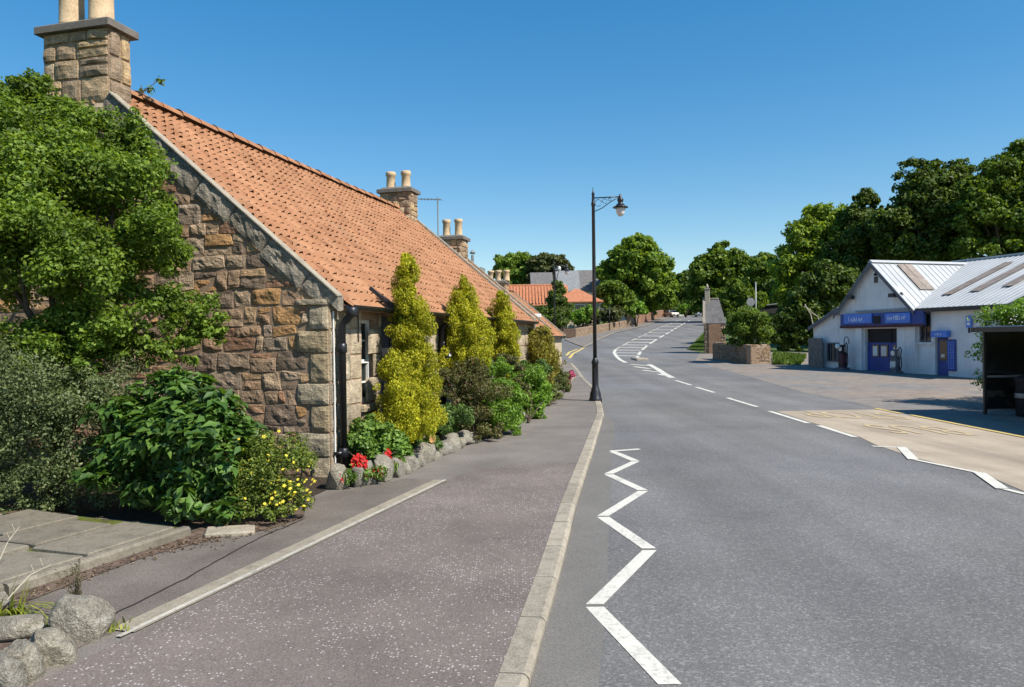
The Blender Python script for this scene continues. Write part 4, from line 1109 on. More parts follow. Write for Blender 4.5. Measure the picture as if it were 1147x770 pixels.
o = shrub('rose bush with two peach blooms behind the stone edging', (470, 512), [px_blob(462, 500, 15, 10.0, .8), px_blob(480, 500, 15, 10.3, .8), px_blob(452, 508, 12, 9.8, .8)], 3500, .045, 'dkgreen', 114, name='rose_bush', cat='rose')
flowers('bloom', o, [D(485, 492, 9.9), D(449, 499, 9.4)], .06, LF['peach'], 8, petals=9, single=True)
shrub('dense dark green rounded shrub behind the rose bush', (500, 495), [px_blob(495, 475, 23, 11.0, .9), px_blob(510, 468, 18, 11.2, 1.0), px_blob(485, 480, 15, 10.8, .9)], 10000, .04, 'dkgreen', 115)
shrub('purple-brown tinged shrub between the golden conifers and the bright hedge', (530, 490), [px_blob(515, 440, 28, 11.9, .85), px_blob(538, 450, 28, 12.1, 1.1), px_blob(525, 475, 26, 11.9, .8), px_blob(500, 425, 20, 11.8, .7), px_blob(545, 485, 22, 11.9, .5), px_blob(530, 420, 24, 12.1, .8)], 19000, .038, 'purple', 116)
shrub('tall bright green hedge shrub in the middle of the bed', (560, 487), [px_blob(558, 440, 21, 12.6, 1.1), px_blob(566, 465, 20, 12.8, 1.0), px_blob(552, 470, 18, 12.4, 1.0), px_blob(548, 415, 12, 12.7, 1.0), px_blob(556, 480, 16, 12.5, .6), px_blob(572, 480, 14, 12.7, .7), px_blob(562, 415, 16, 12.8, .8), px_blob(570, 450, 20, 12.6, 1.1), px_blob(556, 455, 22, 12.3, 1.2)], 24000, .042, 'bright', 117)
shrub('reddish shrub top showing between the two bright green hedge shrubs', (578, 470), [px_blob(573, 415, 13, 14.6, 1.1), px_blob(566, 405, 12, 14.6, .8), px_blob(580, 440, 13, 14.6, 1.3)], 6500, .046, 'purple', 118)
shrub('rounded bright green hedge shrub hanging over the kerb stones', (592, 470), [px_blob(592, 430, 19, 15.2, 1.1), px_blob(603, 440, 15, 15.6, 1.2), px_blob(597, 450, 14, 15.3, 1.0), px_blob(586, 450, 13, 15.2, 1.0), px_blob(600, 465, 11, 15.2, .8), px_blob(585, 465, 11, 15, .8)], 16000, .048, 'bright', 119)
shrub('dusty green loose shrub towards the end of the bed', (615, 452), [px_blob(610, 436, 13, 18.7, .9), px_blob(622, 434, 13, 19.5, .9), px_blob(600, 428, 12, 18.5, .9), px_blob(628, 424, 9, 20.5, 1.2), px_blob(618, 445, 12, 18.5, .7), px_blob(630, 436, 8, 20, .9)], 9000, .055, 'greyg', 120)
shrub('small magenta flowering shrub at the far tip of the bed', (638, 432), [px_blob(637, 424, 6, 23.5, 1.3), px_blob(640, 420, 4, 24, 1.2), px_blob(633, 430, 6, 23, .9)], 900, .07, 'pink', 121)
shrub('olive green shrub below the ragged golden bush', (588, 465), [px_blob(604, 418, 14, 17.6, .9), px_blob(584, 412, 10, 17, .9)], 4500, .055, 'dkgreen', 122)

# ------------------------------------------------------------------ bottom left: flagged path and rocks
fpx = [(207, 599), (128, 631), (0, 667)]
f0, f1, f2 = [np.array(G(px, py, PV)[:2]) for px, py in fpx]
dv = (f0 - f2) / np.linalg.norm(f0 - f2); nv = np.array([-dv[1], dv[0]])
if nv[1] < 0: nv = -nv
FO = f0; rs = random.Random(6)
mb = MB()
rows = [(.0, .62), (.62, 1.16), (1.16, 1.85), (1.85, 2.6)]
for a, b in rows:
    x = rs.uniform(-.3, 0)
    while x > -4.2:
        L = rs.uniform(.55, .95); g = .02; j = rs.uniform(-.012, .012)
        c = [FO + dv * (x - g) + nv * (a + g), FO + dv * (x - L + g) + nv * (a + g), FO + dv * (x - L + g) + nv * (b - g), FO + dv * (x - g) + nv * (b - g)]
        c = [p + np.array([rs.uniform(-.015, .015), rs.uniform(-.015, .015)]) for p in c]
        if a == 0 and x > -1.0: j -= .0
        lo = [(p[0], p[1], 0.03 + PV) for p in c]; tz_ = [rs.uniform(-.006, .006) for _ in c]
        cc_ = sum(c) / 4
        mid = [(p[0], p[1], PV + .08 + j + t) for p, t in zip(c, tz_)]; hi = [(*(cc_ + (p - cc_) * .975), PV + .088 + j + t) for p, t in zip(c, tz_)]
        mb.add(lo + mid + hi, [(8, 9, 10, 11)] + [(4 * k + i, 4 * k + (i + 1) % 4, 4 * k + 4 + (i + 1) % 4, 4 * k + 4 + i) for k in (0, 1) for i in range(4)])
        x -= L
struct(part('paving', mb, MT['flag']))
mossy = MB(); P_ = lambda a, b: FO + dv * a + nv * b
m0 = [P_(.0, .02), P_(-1.6, .02), P_(-1.6, .22), P_(-4.3, .22), P_(-4.3, 2.6), P_(.05, 2.6)]
mossy.prism([(p[0], p[1], PV - .02) for p in m0], (0, 0, .078))
mt = NT('mossy_joint', .95, .1); mt.col(mt.ramp(mt.noise(5, 6, .7), [(.35, (.05, .045, .03)), (.55, (.10, .12, .02)), (.7, (.07, .06, .045))])); MT['moss'] = mt.m
struct(part('paving_bed', mossy, MT['moss']))
# kerb of long edging stones along the front of the paving, one sunk, one proud
names = ['dark-fronted paving edge slab nearest the rocks', 'pale long edging stone at the end of the paving below the broad-leaved shrub']
for (t0, t1, h, w_, lab, dz) in ((-3.6, -1.62, .098, .10, names[0], .0), (-1.58, -.02, .08, .085, names[1], .0)):
    mb = MB(); n_ = 12
    for i in range(n_):
        a0 = t0 + (t1 - t0) * i / n_; a1 = t0 + (t1 - t0) * (i + 1) / n_
        j0 = noise.noise((a0 * 5, 1, 0)) * .012; j1 = noise.noise((a1 * 5, 1, 0)) * .012
        vs = []
        for a, j in ((a0, j0), (a1, j1)):
            for o_, z_ in ((-w_, -.02 if t1 > -1 else h - .055), (-w_ + j, h - .02), (-w_ + .02 + j, h), (-.012, h + j * .5), (-.008, -.02 if t1 > -1 else h - .055)):
                q = P_(a, o_); vs.append((q[0], q[1], PV + z_))
        mb.add(vs, [(k, 5 + k, 6 + k, 1 + k) for k in range(4)] + ([(0, 1, 2, 3, 4)] if i == 0 else []) + ([(9, 8, 7, 6, 5)] if i == n_ - 1 else []))
    o = part('edging_slab', mb, MT['flag']); tag(o, lab, 'edging stone', 'edging stones of the flagged path')
sb = np.array(G(258, 597, PV)); mb = MB(); mb.bbox(-.2, .2, -.13, .13, -.02, .035, .012)
o = part('flat_slab', mb, MT['edge']); o.location = tuple(sb); o.rotation_euler = (0, R(2), R(18)); tag(o, 'small flat pale slab on the ground under the yellow flowered shrub', 'slab')
struct(sheet('leaf_litter', [tuple(P_(-1.9, -.10)), tuple(P_(-1.7, -.30)), tuple(P_(-.6, -.22)), *[tuple(p) for p in gx((250, 602), (300, 594), (340, 580), (345, 562), (300, 560), (215, 580), off=PV)]], PV + .006, MT['litter'], .3), 'stuff')
# bits of litter and dead leaves lying there
rgl = np.random.default_rng(9); lp = []
pa = np.array([P_(-1.8, -.2), P_(-.4, -.18), np.array(gx((265, 600), off=PV)[0]), np.array(gx((330, 583), off=PV)[0])])
for i in range(380):
    k = rgl.integers(0, 3); t = rgl.random(); q = pa[k] * (1 - t) + pa[k + 1] * t + rgl.normal(size=2) * .09; lp.append((q[0], q[1], PV + .012, .01, .01, .006))
MT['deadleaf'] = mat_leaf('dead_leaf', (.09, .055, .03), (.16, .11, .07), (.26, .2, .14), .1, .1)
struct(leaf_mesh('dead_leaves', lp, 900, .022, MT['deadleaf'], None, 4, upb=2.0, jit=.5), 'stuff')
# boulders
def boulder(label, px, py, sx, sy, sz, rz, seed, lift=.6, sub=4, rough=.2):
    g = G(px, py, PV); mb = MB(); rock_mesh(mb, (0, 0, 0), sx, sy, sz, rz, seed, sub, rough, .72)
    o = part('rock', mb, MT['rock'], None, True); o.location = (g[0], g[1], g[2] + sz * lift); return tag(o, label, 'rock', 'rocks at the corner of the path')
boulder('rounded lichened boulder beside the end of the white concrete strip', 92, 712, .165, .125, .15, .3, 3.3, .5, 4, .16)
boulder('pale sloping rock in front of the rounded boulder', 55, 742, .13, .10, .10, .5, 5.1, .62)
boulder('ribbed upright rock, middle of the leaning row at the bottom corner', 28, 758, .085, .13, .11, .9, 7.4, .6)
boulder('leaning slab rock at the bottom corner of the path edge', 4, 772, .08, .13, .115, 1.0, 9.2, .6)
boulder('squat dark rock behind the pale sloping rock', 20, 716, .16, .085, .075, .2, 11.8, .75)
boulder('small grey rock next to the yellow grass', -8, 690, .10, .09, .09, .2, 13.8, .6)
struct(sheet('soil', gx((-60, 770), (40, 735), (70, 722), (75, 700), (-60, 690), off=PV), PV + .012, MT['litter'], .2), 'stuff')
def tuft(label, px, py, n, L, seed, m, lean=(0, 0), name='grass_tuft', cat='grass', spread=.06, w=.006):
    g = np.array(G(px, py, PV)); rg_ = random.Random(seed); mb = MB()
    for i in range(n):
        b = g + [rg_.gauss(0, spread), rg_.gauss(0, spread * .7), 0]; a = rg_.uniform(0, 2 * PI); l = L * rg_.uniform(.5, 1.15)
        dx = math.cos(a) * .45 + lean[0]; dy = math.sin(a) * .45 + lean[1]; vs = []
        pr_ = np.array([-dy, dx, 0]) / (math.hypot(dx, dy) + 1e-6)
        for k in range(5):
            t = k / 4; p = b + np.array([dx * t * l, dy * t * l, l * (t - .62 * t * t * (abs(dx) + abs(dy)))]); ww = w * (1 - t * .85)
            vs += [p - pr_ * ww, p + pr_ * ww]
        mb.add(vs, [(2 * k, 2 * k + 1, 2 * k + 3, 2 * k + 2) for k in range(4)])
    o = part(name, mb, m); return tag(o, label, cat)
tuft('yellow-green grass blades flopping over the rocks at the left edge', 12, 690, 60, .30, 3, MT['blade'], (.75, -.15), spread=.05)
tuft('short grass between the rounded boulder and the squat rock', 58, 712, 45, .14, 4, MT['blade'], (-.1, 0))
tuft('small green weed at the right foot of the rounded boulder', 122, 706, 26, .07, 5, MT['blade'], (.2, 0), w=.008)
tuft('tuft of weed behind the rounded boulder', 100, 690, 26, .08, 6, MT['blade'], (.1, 0), w=.008)
# dried weed stalks
g = np.array(G(86, 690, PV)); o = thing('dried_weed', 'clump of dry brown weed stalks behind the rounded boulder', 'weed', g); mb = MB(); rg_ = random.Random(3); lv = []
for i in range(14):
    t = np.array([rg_.gauss(0, .05), rg_.gauss(0, .04), rg_.uniform(.16, .34)]); b_ = np.array([rg_.gauss(0, .018), rg_.gauss(0, .015), 0]); mb.tube([b_, (b_ + t) / 2 + [.008, 0, 0], t], [.003, .0025, .0015], 4)
    for k in range(7): q = b_ + (t - b_) * rg_.uniform(.4, 1); lv.append((g[0] + q[0], g[1] + q[1], g[2] + q[2], .012, .012, .015))
part('stalks', mb, MT['weed'], o); MT['seed'] = mat_leaf('seed_head', (.07, .06, .04), (.12, .10, .06), (.2, .18, .11), .1, .2)
leaf_mesh('seed_heads', lv, 420, .014, MT['seed'], o, 4)
for i, (lab, a, b) in enumerate((('long pale dry stalk arching over the flagged path', (8, 672), (58, 632)), ('short pale dry twig at the left edge of the paving', (-6, 640), (22, 590)))):
    p = np.array(G(*a, PV + .12)); q = D(b[0], b[1], p[1] + .25); mb = MB(); mb.tube([(0, 0, 0), (q - p) * .5 + [0, 0, .04], q - p], [.004, .003, .0015], 5)
    for k in range(5): c = (q - p) * (.5 + .1 * k) + [0, 0, .03]; mb.tube([c, c + [.02 * (-1) ** k, 0, .05]], .0015, 4)
    o = part('dry_stalk', mb, MT['twig']); o.location = tuple(p); tag(o, lab, 'stalk')

# ------------------------------------------------------------------ lamp posts
def lamp_post(label, loc, rotz, s=1.0):
    o = thing('street_lamp', label, 'street lamp', loc, rotz, 'black street lamps')
    b = MB(); b.lathe([(.17, -.05), (.17, .05), (.15, .08), (.14, .20), (.115, .26), (.105, .32), (.085, .36), (.08, .95), (.095, .97), (.095, 1.02), (.06, 1.08), (.055, 1.12)], (0, 0, 0), 14)
    base_ = part('base', b, MT['black'], o, True)
    d = MB(); d.box(-.03, .03, -.089, -.075, .45, .85); part('access_door', d, MT['black'], base_)
    p = MB(); p.lathe([(.05, 1.1), (.048, 3), (.042, 5.05), (.055, 5.08), (.055, 5.14), (.04, 5.17), (.035, 5.35), (.045, 5.37), (.02, 5.43), (.004, 5.55)], (0, 0, 0), 12); part('pole', p, MT['black'], o, True)
    a = MB(); a.tube([(.03, 0, 5.27), (.70, 0, 5.29)], .016, 7); a.tube([(.03, 0, 4.92), (.22, 0, 5.0), (.45, 0, 5.16), (.66, 0, 5.275)], .012, 6)
    for cx, cz, r in ((.13, 5.14, .085), (.30, 5.185, .06), (.43, 5.225, .035)):
        a.tube([(cx + r * math.cos(t), 0, cz + r * math.sin(t)) for t in np.linspace(0, 1.8 * PI, 15)], .008, 5)
    part('bracket_arm', a, MT['black'], o, True)
    h = MB(); h.lathe([(.012, 5.36), (.03, 5.34), (.03, 5.27), (.07, 5.24), (.085, 5.2), (.07, 5.16), (.055, 5.13), (.10, 5.09), (.13, 5.05), (.20, 5.02), (.2, 5.0), (.12, 4.995)], (.70, 0, 0), 16); hd = part('lantern_hood', h, MT['black'], o, True)
    g = MB(); g.lathe([(.115, 4.994), (.118, 4.95), (.105, 4.87), (.07, 4.80), (.02, 4.775)], (.70, 0, 0), 16); part('lantern_glass', g, MT['milk'], hd, True)
    return o
lp = G(667, 449, PV); lamp_post('tall black lamp post on the footway kerb with one bracket lantern', lp, R(-4))
lp2 = G(622, 407, PV); lamp_post('black lamp post by the side street, its lantern above the orange-roofed house', (lp2[0], lp2[1], lp2[2]), R(10))
g = D(624, 366, 66); gz_ = hgt(g[0], g[1])
o = thing('globe_lamp', 'slim lamp on a curved neck with a white globe beside the far lamp post', 'street lamp', (g[0], g[1], gz_))
tz_ = D(627, 301, 66)[2] - gz_
mb = MB(); mb.tube([(0, 0, 0), (0, 0, tz_ - 1.2), (.08, 0, tz_ - .6), (.24, 0, tz_ - .2)], [.05, .045, .035, .03], 7); part('pole', mb, MT['black'], o, True)
mb = MB(); mb.lathe([(.03, -.25), (.14, -.17), (.17, 0), (.13, .16), (.03, .22)], (.24, 0, tz_), 12); part('globe', mb, MT['frame'], o, True)
# small poles
def pole(name, label, px, pyb, pyt, d, r, m, cat='post', extra=None):
    b = D(px, pyb, d); z0 = hgt(b[0], b[1]); zt = D(px, pyt, d)[2]
    o = thing(name, label, cat, (b[0], b[1], z0)); mb = MB(); mb.tube([(0, 0, -.1), (0, 0, zt - z0)], [r, r * .8], 8); part('pole', mb, m, o, True)
    if extra: extra(o, zt - z0)
    return o
wz = G(683, 371)
def cap_(o, h):
    mb = MB(); mb.lathe([(.09, h - .02), (.1, h + .05), (.02, h + .14)], (0, 0, 0), 8); part('finial', mb, MT['black'], o)
pole('sign_post', 'slim black post on the far footway in front of the stone wall', 683, 371, 343, wz[1], .06, MT['black'], extra=cap_)

# ------------------------------------------------------------------ garage
TH = R(18); GS = np.array([math.sin(TH), -math.cos(TH), 0]); GT = np.array([math.cos(TH), math.sin(TH), 0])
G0 = G(1026, 419); GA = math.atan2(GS[1], GS[0])
gar = thing('garage', 'white rendered roadside garage with blue doors and a ribbed metal roof', 'garage', G0, GA)
def gp(px, py, y=0.0):
    P = onplane(px, py, G0 + GT * y, GT) - G0
    return P @ GS, P[2]
EZG, APX, PG = 2.66, (-2.12, 4.72), 0
GL, GR_ = -4.15, 3.82
mb = MB()
# cross wing: front gable wall with the doorway left open
d0, dz0 = gp(969, 424); d1_, dz1 = gp(1004.5, 368)
zl = EZG + .05
mb.box(GL, d0, 0, .25, -.6, zl); mb.box(d1_, 0, 0, .25, -.6, zl); mb.box(d0, d1_, 0, .25, dz1, zl)
mb.prism([(GL, 0, zl), (0, 0, zl), (APX[0], 0, APX[1] - .06)], (0, .25, 0))
mb.box(GL, GL + .25, .26, 9, -.6, zl); mb.box(GL + .26, GR_, 8.8, 9, -.6, zl)
bw = part('wall', mb, MT['render'], gar)
mb = MB()
w0, wz0 = gp(1026, 383.5); w1, wz1 = gp(1040, 350)
e0, ez0 = gp(1045, 424); e1, ez1 = gp(1059.5, 378)
yb = .12     # the long side stands a little back from the gable
W_ = [(0.002, w0 + .05), (w0 + .05, w1), (w1, e0), (e0, e1), (e1, GR_)]
mb.box(.002, w0 + .05, yb, yb + .25, -.6, EZG); mb.box(w1, e0, yb, yb + .25, -.6, EZG); mb.box(e1, GR_, yb, yb + .25, -.6, EZG)
mb.box(w0 + .05, w1, yb, yb + .25, -.6, wz0); mb.box(w0 + .05, w1, yb, yb + .25, wz1, EZG); mb.box(e0, e1, yb, yb + .25, ez1, EZG)
mb.box(GR_ - .25, GR_, yb + .26, 8.79, -.6, EZG)
part('side_wall', mb, MT['render'], gar)
# pilasters beside the doors
mb = MB(); mb.box(d0 - .42, d0 - .06, -.12, -.003, -.5, gp(0, 0)[1] if False else EZG - .35); part('pilaster', mb, MT['render'], gar); mb = MB(); mb.box(d1_ + .95, 0.0, -.06, -.003, -.5, EZG - .3); part('pilaster', mb, MT['render'], gar)
# roofs
def ribbed(mb, A_, B_, C_, D_, n, h=.02, w=.06, th=.04):
    """plate through the four corners A-B along the eaves, D-C along the ridge, with raised ribs running up it"""
    A_, B_, C_, D_ = [np.array(p, float) for p in (A_, B_, C_, D_)]
    nr = np.cross(B_ - A_, D_ - A_); nr /= np.linalg.norm(nr)
    if nr[2] < 0: nr = -nr
    mb.prism([A_, B_, C_, D_], -nr * th)
    for i in range(n + 1):
        a = A_ + (B_ - A_) * i / n; b = D_ + (C_ - D_) * i / n; e = (B_ - A_) / np.linalg.norm(B_ - A_) * w / 2
        if np.linalg.norm(b - a) < .05: continue
        mb.add([a - e + nr * .002, a + e + nr * .002, b + e + nr * .002, b - e + nr * .002, a - e * .5 + nr * h, a + e * .5 + nr * h, b + e * .5 + nr * h, b - e * .5 + nr * h],
               [(0, 4, 7, 3), (4, 5, 6, 7), (5, 1, 2, 6), (0, 1, 5, 4)])
def rooflight(A_, B_, C_, D_, u0, u1, v0, v1, name='rooflight', parent=None, lift=.045):
    A_, B_, C_, D_ = [np.array(p, float) for p in (A_, B_, C_, D_)]
    nr = np.cross(B_ - A_, D_ - A_); nr /= np.linalg.norm(nr); nr = nr if nr[2] > 0 else -nr
    q = lambda u, v: (A_ + (B_ - A_) * u) * (1 - v) + (D_ + (C_ - D_) * u) * v + nr * lift
    mb = MB(); mb.prism([q(u0, v0), q(u1, v0), q(u1, v1), q(u0, v1)], nr * .012); return part(name, mb, MT['rusty'], parent)
RY = None
t_ = onplane(1089, 292.8, G0 + GS * APX[0], GS) - G0; RY = float(t_ @ GT); RZ = max(4.3, float(t_[2]))
print('garage ridge', RY, RZ)
RY = min(max(RY, 3.0), 9.0)
mb = MB(); ov = .22
xr = .12; pz = (APX[1] - EZG) / (0 - APX[0]); 
A1 = (xr, -ov, EZG - pz * xr); D1 = (APX[0], -ov, APX[1]); B1 = (xr, RY + 1, EZG - pz * xr); C1 = (APX[0], RY + 1, APX[1])
ribbed(mb, A1, B1, C1, D1, 22)
xl = GL - .14; pl = (APX[1] - EZG) / (APX[0] - GL)
ribbed(mb, (xl, RY + 1, EZG - pl * .14), (xl, -ov, EZG - pl * .14), (APX[0], -ov, APX[1]), (APX[0], RY + 1, APX[1]), 22)
mb.prism([(APX[0] - .14, -ov, APX[1] - .04), (APX[0] + .14, -ov, APX[1] - .04), (APX[0], -ov, APX[1] + .075)], (0, RY + 1, 0))
cr_ = part('gable_roof', mb, MT['sheet'], gar)
for u0, u1 in ((.19, .245), (.248, .305)): rooflight(A1, B1, C1, D1, u0, u1, .4, .94, parent=cr_)
mb = MB(); HX = GR_ + .2; hl = RY
mrA = (APX[0], yb - .22, EZG + .02 - .0); 
sl_ = (RZ - EZG) / (RY - yb)
ez_ = EZG - sl_ * .22 + .05
Am = (APX[0] - 1.0, yb - .22, ez_); Bm = (HX, yb - .22, ez_); Cm = (HX + 0.0, RY, RZ + .05); Dm = (APX[0] - 1.0, RY, RZ + .05)
Cm = (HX + 5.2, RY, RZ + .05); Bm2 = (HX, yb - .22, ez_)
ribbed(mb, Am, Bm, (HX - .0, RY, RZ + .05), Dm, 30, .018, .06)
ribbed(mb, (HX, 2 * RY, ez_), (Am[0], 2 * RY, ez_), Dm, (HX, RY, RZ + .05), 12, .03)
mb.box(Dm[0], HX, RY - .12, RY + .12, RZ + .03, RZ + .11)
mr = part('main_roof', mb, MT['sheet'], gar)
for u0, u1, v0, v1 in ((.47, .53, .22, .82), (.62, .68, .25, .9), (.78, .84, .3, .95)): rooflight(Am, Bm, (HX, RY, RZ + .05), Dm, u0, u1, v0, v1, parent=mr)
# end wall peak of the main block
mb = MB(); mb.prism([(GR_ - .25, yb + .26, EZG), (GR_ - .25, 8.79, EZG), (GR_ - .25, RY, RZ - .1)], (.25, 0, 0)); part('end_gable', mb, MT['render'], gar)
mb = MB(); mb.box(.14, HX, yb - .30, yb - .17, ez_ - .16, ez_ - .015); mb.prism([(HX - .02, yb - .3, ez_ - .16), (HX - .02, RY, RZ - .15), (HX - .02, RY, RZ), (HX - .02, yb - .3, ez_ - .012)], (.07, 0, 0)); part('gutter', mb, MT['black'], gar)
# barge boards
mb = MB()
mb.prism([(xr + .02, -ov - .03, EZG - pz * xr - .19), (xr + .02, -ov - .03, EZG - pz * xr - .01), (APX[0], -ov - .03, APX[1] + .0), (APX[0], -ov - .03, APX[1] - .20)], (0, .025, 0))
mb.prism([(xl - .02, -ov - .03, EZG - pl * .14 - .19), (xl - .02, -ov - .03, EZG - pl * .14 - .01), (APX[0], -ov - .03, APX[1] + .0), (APX[0], -ov - .03, APX[1] - .20)], (0, .025, 0))
part('bargeboard', mb, MT['grey'], gar)
# lean-to on the left
mb = MB(); LX = -5.95
mb.prism([(LX, .05, -.6), (GL - .01, .05, -.6), (GL - .01, .05, EZG + .12), (LX, .05, 1.98)], (0, .2, 0)); mb.box(LX, LX + .2, .26, 4, -.6, 1.98); lt = part('lean_to', mb, MT['render'], gar)
mb = MB(); ribbed(mb, (LX - .15, 4, 1.96), (LX - .15, -.12, 1.96), (GL, -.12, EZG + .2), (GL, 4, EZG + .2), 12); part('lean_to_roof', mb, MT['sheet'], lt)
mb = MB(); mb.prism([(LX - .17, -.15, 1.80), (GL, -.15, EZG + .04), (GL, -.15, EZG + .19), (LX - .17, -.15, 1.95)], (0, .025, 0)); part('lean_to_bargeboard', mb, MT['grey'], lt)
def gwin(x0, x1, z0, z1, y, nb, fr, gl, parent):
    f = MB(); t = .06
    for a, b, c, d in ((x0, x0 + t, z0, z1), (x1 - t, x1, z0, z1), (x0 + t, x1 - t, z0, z0 + t), (x0 + t, x1 - t, z1 - t, z1)): f.box(a, b, y - .04, y + .04, c, d)
    for i in range(1, nb):
        c = x0 + (x1 - x0) * i / nb; f.box(c - .015, c + .015, y - .03, y + .03, z0 + t, z1 - t)
    o = part('window', f, fr, parent); g = MB(); g.box(x0 + .03, x1 - .03, y + .004, y + .012, z0 + .03, z1 - .03); part('pane', g, gl, o); return o
x0, z0 = gp(927, 405); x1, z1 = gp(939, 384); gwin(x0, x1, z0, z1, .0, 3, MT['grey'], MT['glass'], lt if False else gar)
gwin(w0 + .06, w1 - .01, wz0 + .02, wz1 - .02, yb + .06, 2, MT['grey'], MT['glass'], gar)
mb = MB(); mb.box(w0, w1 + .08, yb - .06, yb - .002, wz0 - .1, wz0); part('window_sill', mb, MT['render'], gar)
# big blue doors with dark fanlight
xm = gp(995.5, 400)[0]; zt = gp(985, 384)[1]
mb = MB(); mb.box(d0 + .03, xm - .01, .14, .19, -.4, zt)
for a, b in ((d0 + .03, d0 + .13), (xm - .11, xm - .01)): mb.box(a, b, .12, .139, -.4, zt)
z3, z4 = gp(985, 401.5)[1], gp(985, 385)[1]
for c, d in ((z3 - .1, z3), (zt - .08, zt), (-.3, -.1)): mb.box(d0 + .14, xm - .12, .12, .139, c, d)
dl = part('door', mb, MT['blue'], gar)
for a, b, m_ in ((d0 + .32, (d0 + xm) / 2 + .02, MT['frame']), ((d0 + xm) / 2 + .12, xm - .14, MT['milk'])):
    f = MB(); f.box(a, b, .105, .118, z3 + .06, z4 - .06); part('door_window', f, MT['glass'], dl)
    f = MB(); f.box(a + .03, b - .08, .099, .104, z3 + .1, z4 - .12); part('notice', f, m_, dl)
mb = MB(); mb.box(xm + .01, d1_ - .03, .14, .19, -.4, zt); mb.box(xm + .01, xm + .09, .12, .139, -.4, zt); mb.box(d1_ - .11, d1_ - .03, .12, .139, -.4, zt); mb.box(xm + .1, d1_ - .12, .12, .139, .2, .32)
dr_ = part('door', mb, MT['blue'], gar)
f = MB(); f.box(xm + .12, d1_ - .14, .105, .118, z3, z4 - .06); part('door_window', f, MT['glass'], dr_)
f = MB()
for i in range(5): f.box(xm + .16 + .13 * i, xm + .22 + .13 * i, .098, .104, z3 + .15 + .04 * (i % 2), z4 - .15 - .05 * (i % 3))
part('notice', f, MT['frame'], dr_)
mb = MB(); mb.box(d0 + .03, d1_ - .03, .15, .18, zt + .01, dz1); mb.box(xm - .03, xm + .03, .12, .149, zt + .01, dz1); part('fanlight', mb, MT['dark'], gar)
# fascia signs
def sign(px0, px1, pyt, pyb, y, name, m, parent, th=.08, frame=None):
    x0, z1 = gp(px0, pyt, y); x1, z0 = gp(px1, pyb, y)
    mb = MB(); mb.bbox(x0, x1, y, y + th, z0, z1, .008); return part(name, mb, m, parent), x0, x1, z0, z1
def glyphs(x0, x1, zc, h, y, seed, parent, n, m):
    rg_ = random.Random(seed); mb = MB(); x = x0; dx = (x1 - x0) / n
    for i in range(n):
        w_ = dx * rg_.uniform(.5, .8); k = rg_.choice([0, 1, 2, 3])
        hh = h * rg_.choice([.7, .75, 1.0, .8]); z0 = zc - h / 2
        mb.box(x, x + w_ * .3, y - .006, y, z0, z0 + hh)
        if k != 1: mb.box(x + w_ * .32, x + w_, y - .006, y, z0 + hh * .38, z0 + hh * .56)
        if k in (0, 2): mb.box(x + w_ * .32, x + w_, y - .006, y, z0 + hh * .78, z0 + hh)
        if k in (0, 3): mb.box(x + w_ * .32, x + w_, y - .006, y, z0, z0 + hh * .2)
        x += dx
    return part('lettering', mb, m, parent)
mb = MB(); x0, z1 = gp(941, 352, -.2); x1, z0 = gp(1034, 364.5, -.2)
mb.box(x0, x1, -.19, -.07, z0, z1 - .02); fb = part('sign_fascia', mb, MT['blue'], gar)
mb = MB(); mb.box(x0 - .01, x1 + .01, -.215, -.195, z0 - .05, z0 + .055); part('sign_trim', mb, MT['redtrim'], fb)
s1_, a0, a1, b0, b1 = sign(945, 976, 352.5, 362, -.25, 'sign', MT['bluesign'], gar, .05)
glyphs(a0 + .3, a0 + 1.2, (b0 + b1) / 2 - .02, .19, -.251, 3, s1_, 6, MT['whitesign'])
s2_, a0, a1, b0, b1 = sign(991, 1019, 351.5, 361.5, -.25, 'sign', MT['bluesign'], gar, .05)
glyphs(a0 + .15, a1 - .2, (b0 + b1) / 2 + .01, .18, -.251, 4, s2_, 9, MT['whitesign'])
mb = MB(); x0, z0 = gp(978.5, 363, -.2); x1, z1 = gp(986, 354, -.2); mb.box(x0, x1, -.215, -.192, z0, z1); part('dark_panel', mb, MT['dark'], fb)
# side door canopy sign, door, board, small sign
sc_, a0, a1, b0, b1 = sign(1042.5, 1060.5, 371, 378, yb - .22, 'canopy', MT['bluesign'], gar, .2)
glyphs(a0 + .18, a1 - .22, (b0 + b1) / 2, .09, yb - .223, 5, sc_, 6, MT['whitesign'])
mb = MB(); mb.box(e0 + .05, e1 - .05, yb + .1, yb + .15, -.5, ez1 - .03); dd = part('side_door', mb, MT['blue'], gar)
mb = MB(); zmid = gp(1050, 404)[1]; mb.box(e0 + .14, e1 - .14, yb + .085, yb + .098, zmid, ez1 - .12); part('door_window', mb, MT['glass'], dd)
mb = MB(); mb.box(e0 + .2, e0 + .36, yb + .078, yb + .084, zmid + .12, zmid + .24); part('notice', mb, MT['milk'], dd)
mb = MB(); mb.lathe([(.02, -.04), (.03, 0), (.02, .04)], (e1 - .1, yb + .05, zmid - .05), 8); part('handle', mb, MT['alu'], dd)
bd, a0, a1, b0, b1 = sign(1060.5, 1070.5, 380.5, 416, yb - .06, 'notice_board', MT['blue'], gar, .055)
mb = MB()
for i in range(11):
    z_ = b1 - .08 - (b1 - b0 - .12) * i / 11
    for j in range(3): mb.box(a0 + .05 + (a1 - a0 - .08) * j / 3, a0 + .01 + (a1 - a0 - .08) * (j + 1) / 3, yb - .066, yb - .061, z_ - .07, z_)
part('board_rows', mb, MT['bluesign'], bd)
sg, a0, a1, b0, b1 = sign(1081.5, 1088, 354.5, 367, yb - .1, 'small_sign', MT['bluesign'], gar, .05)
mb = MB()
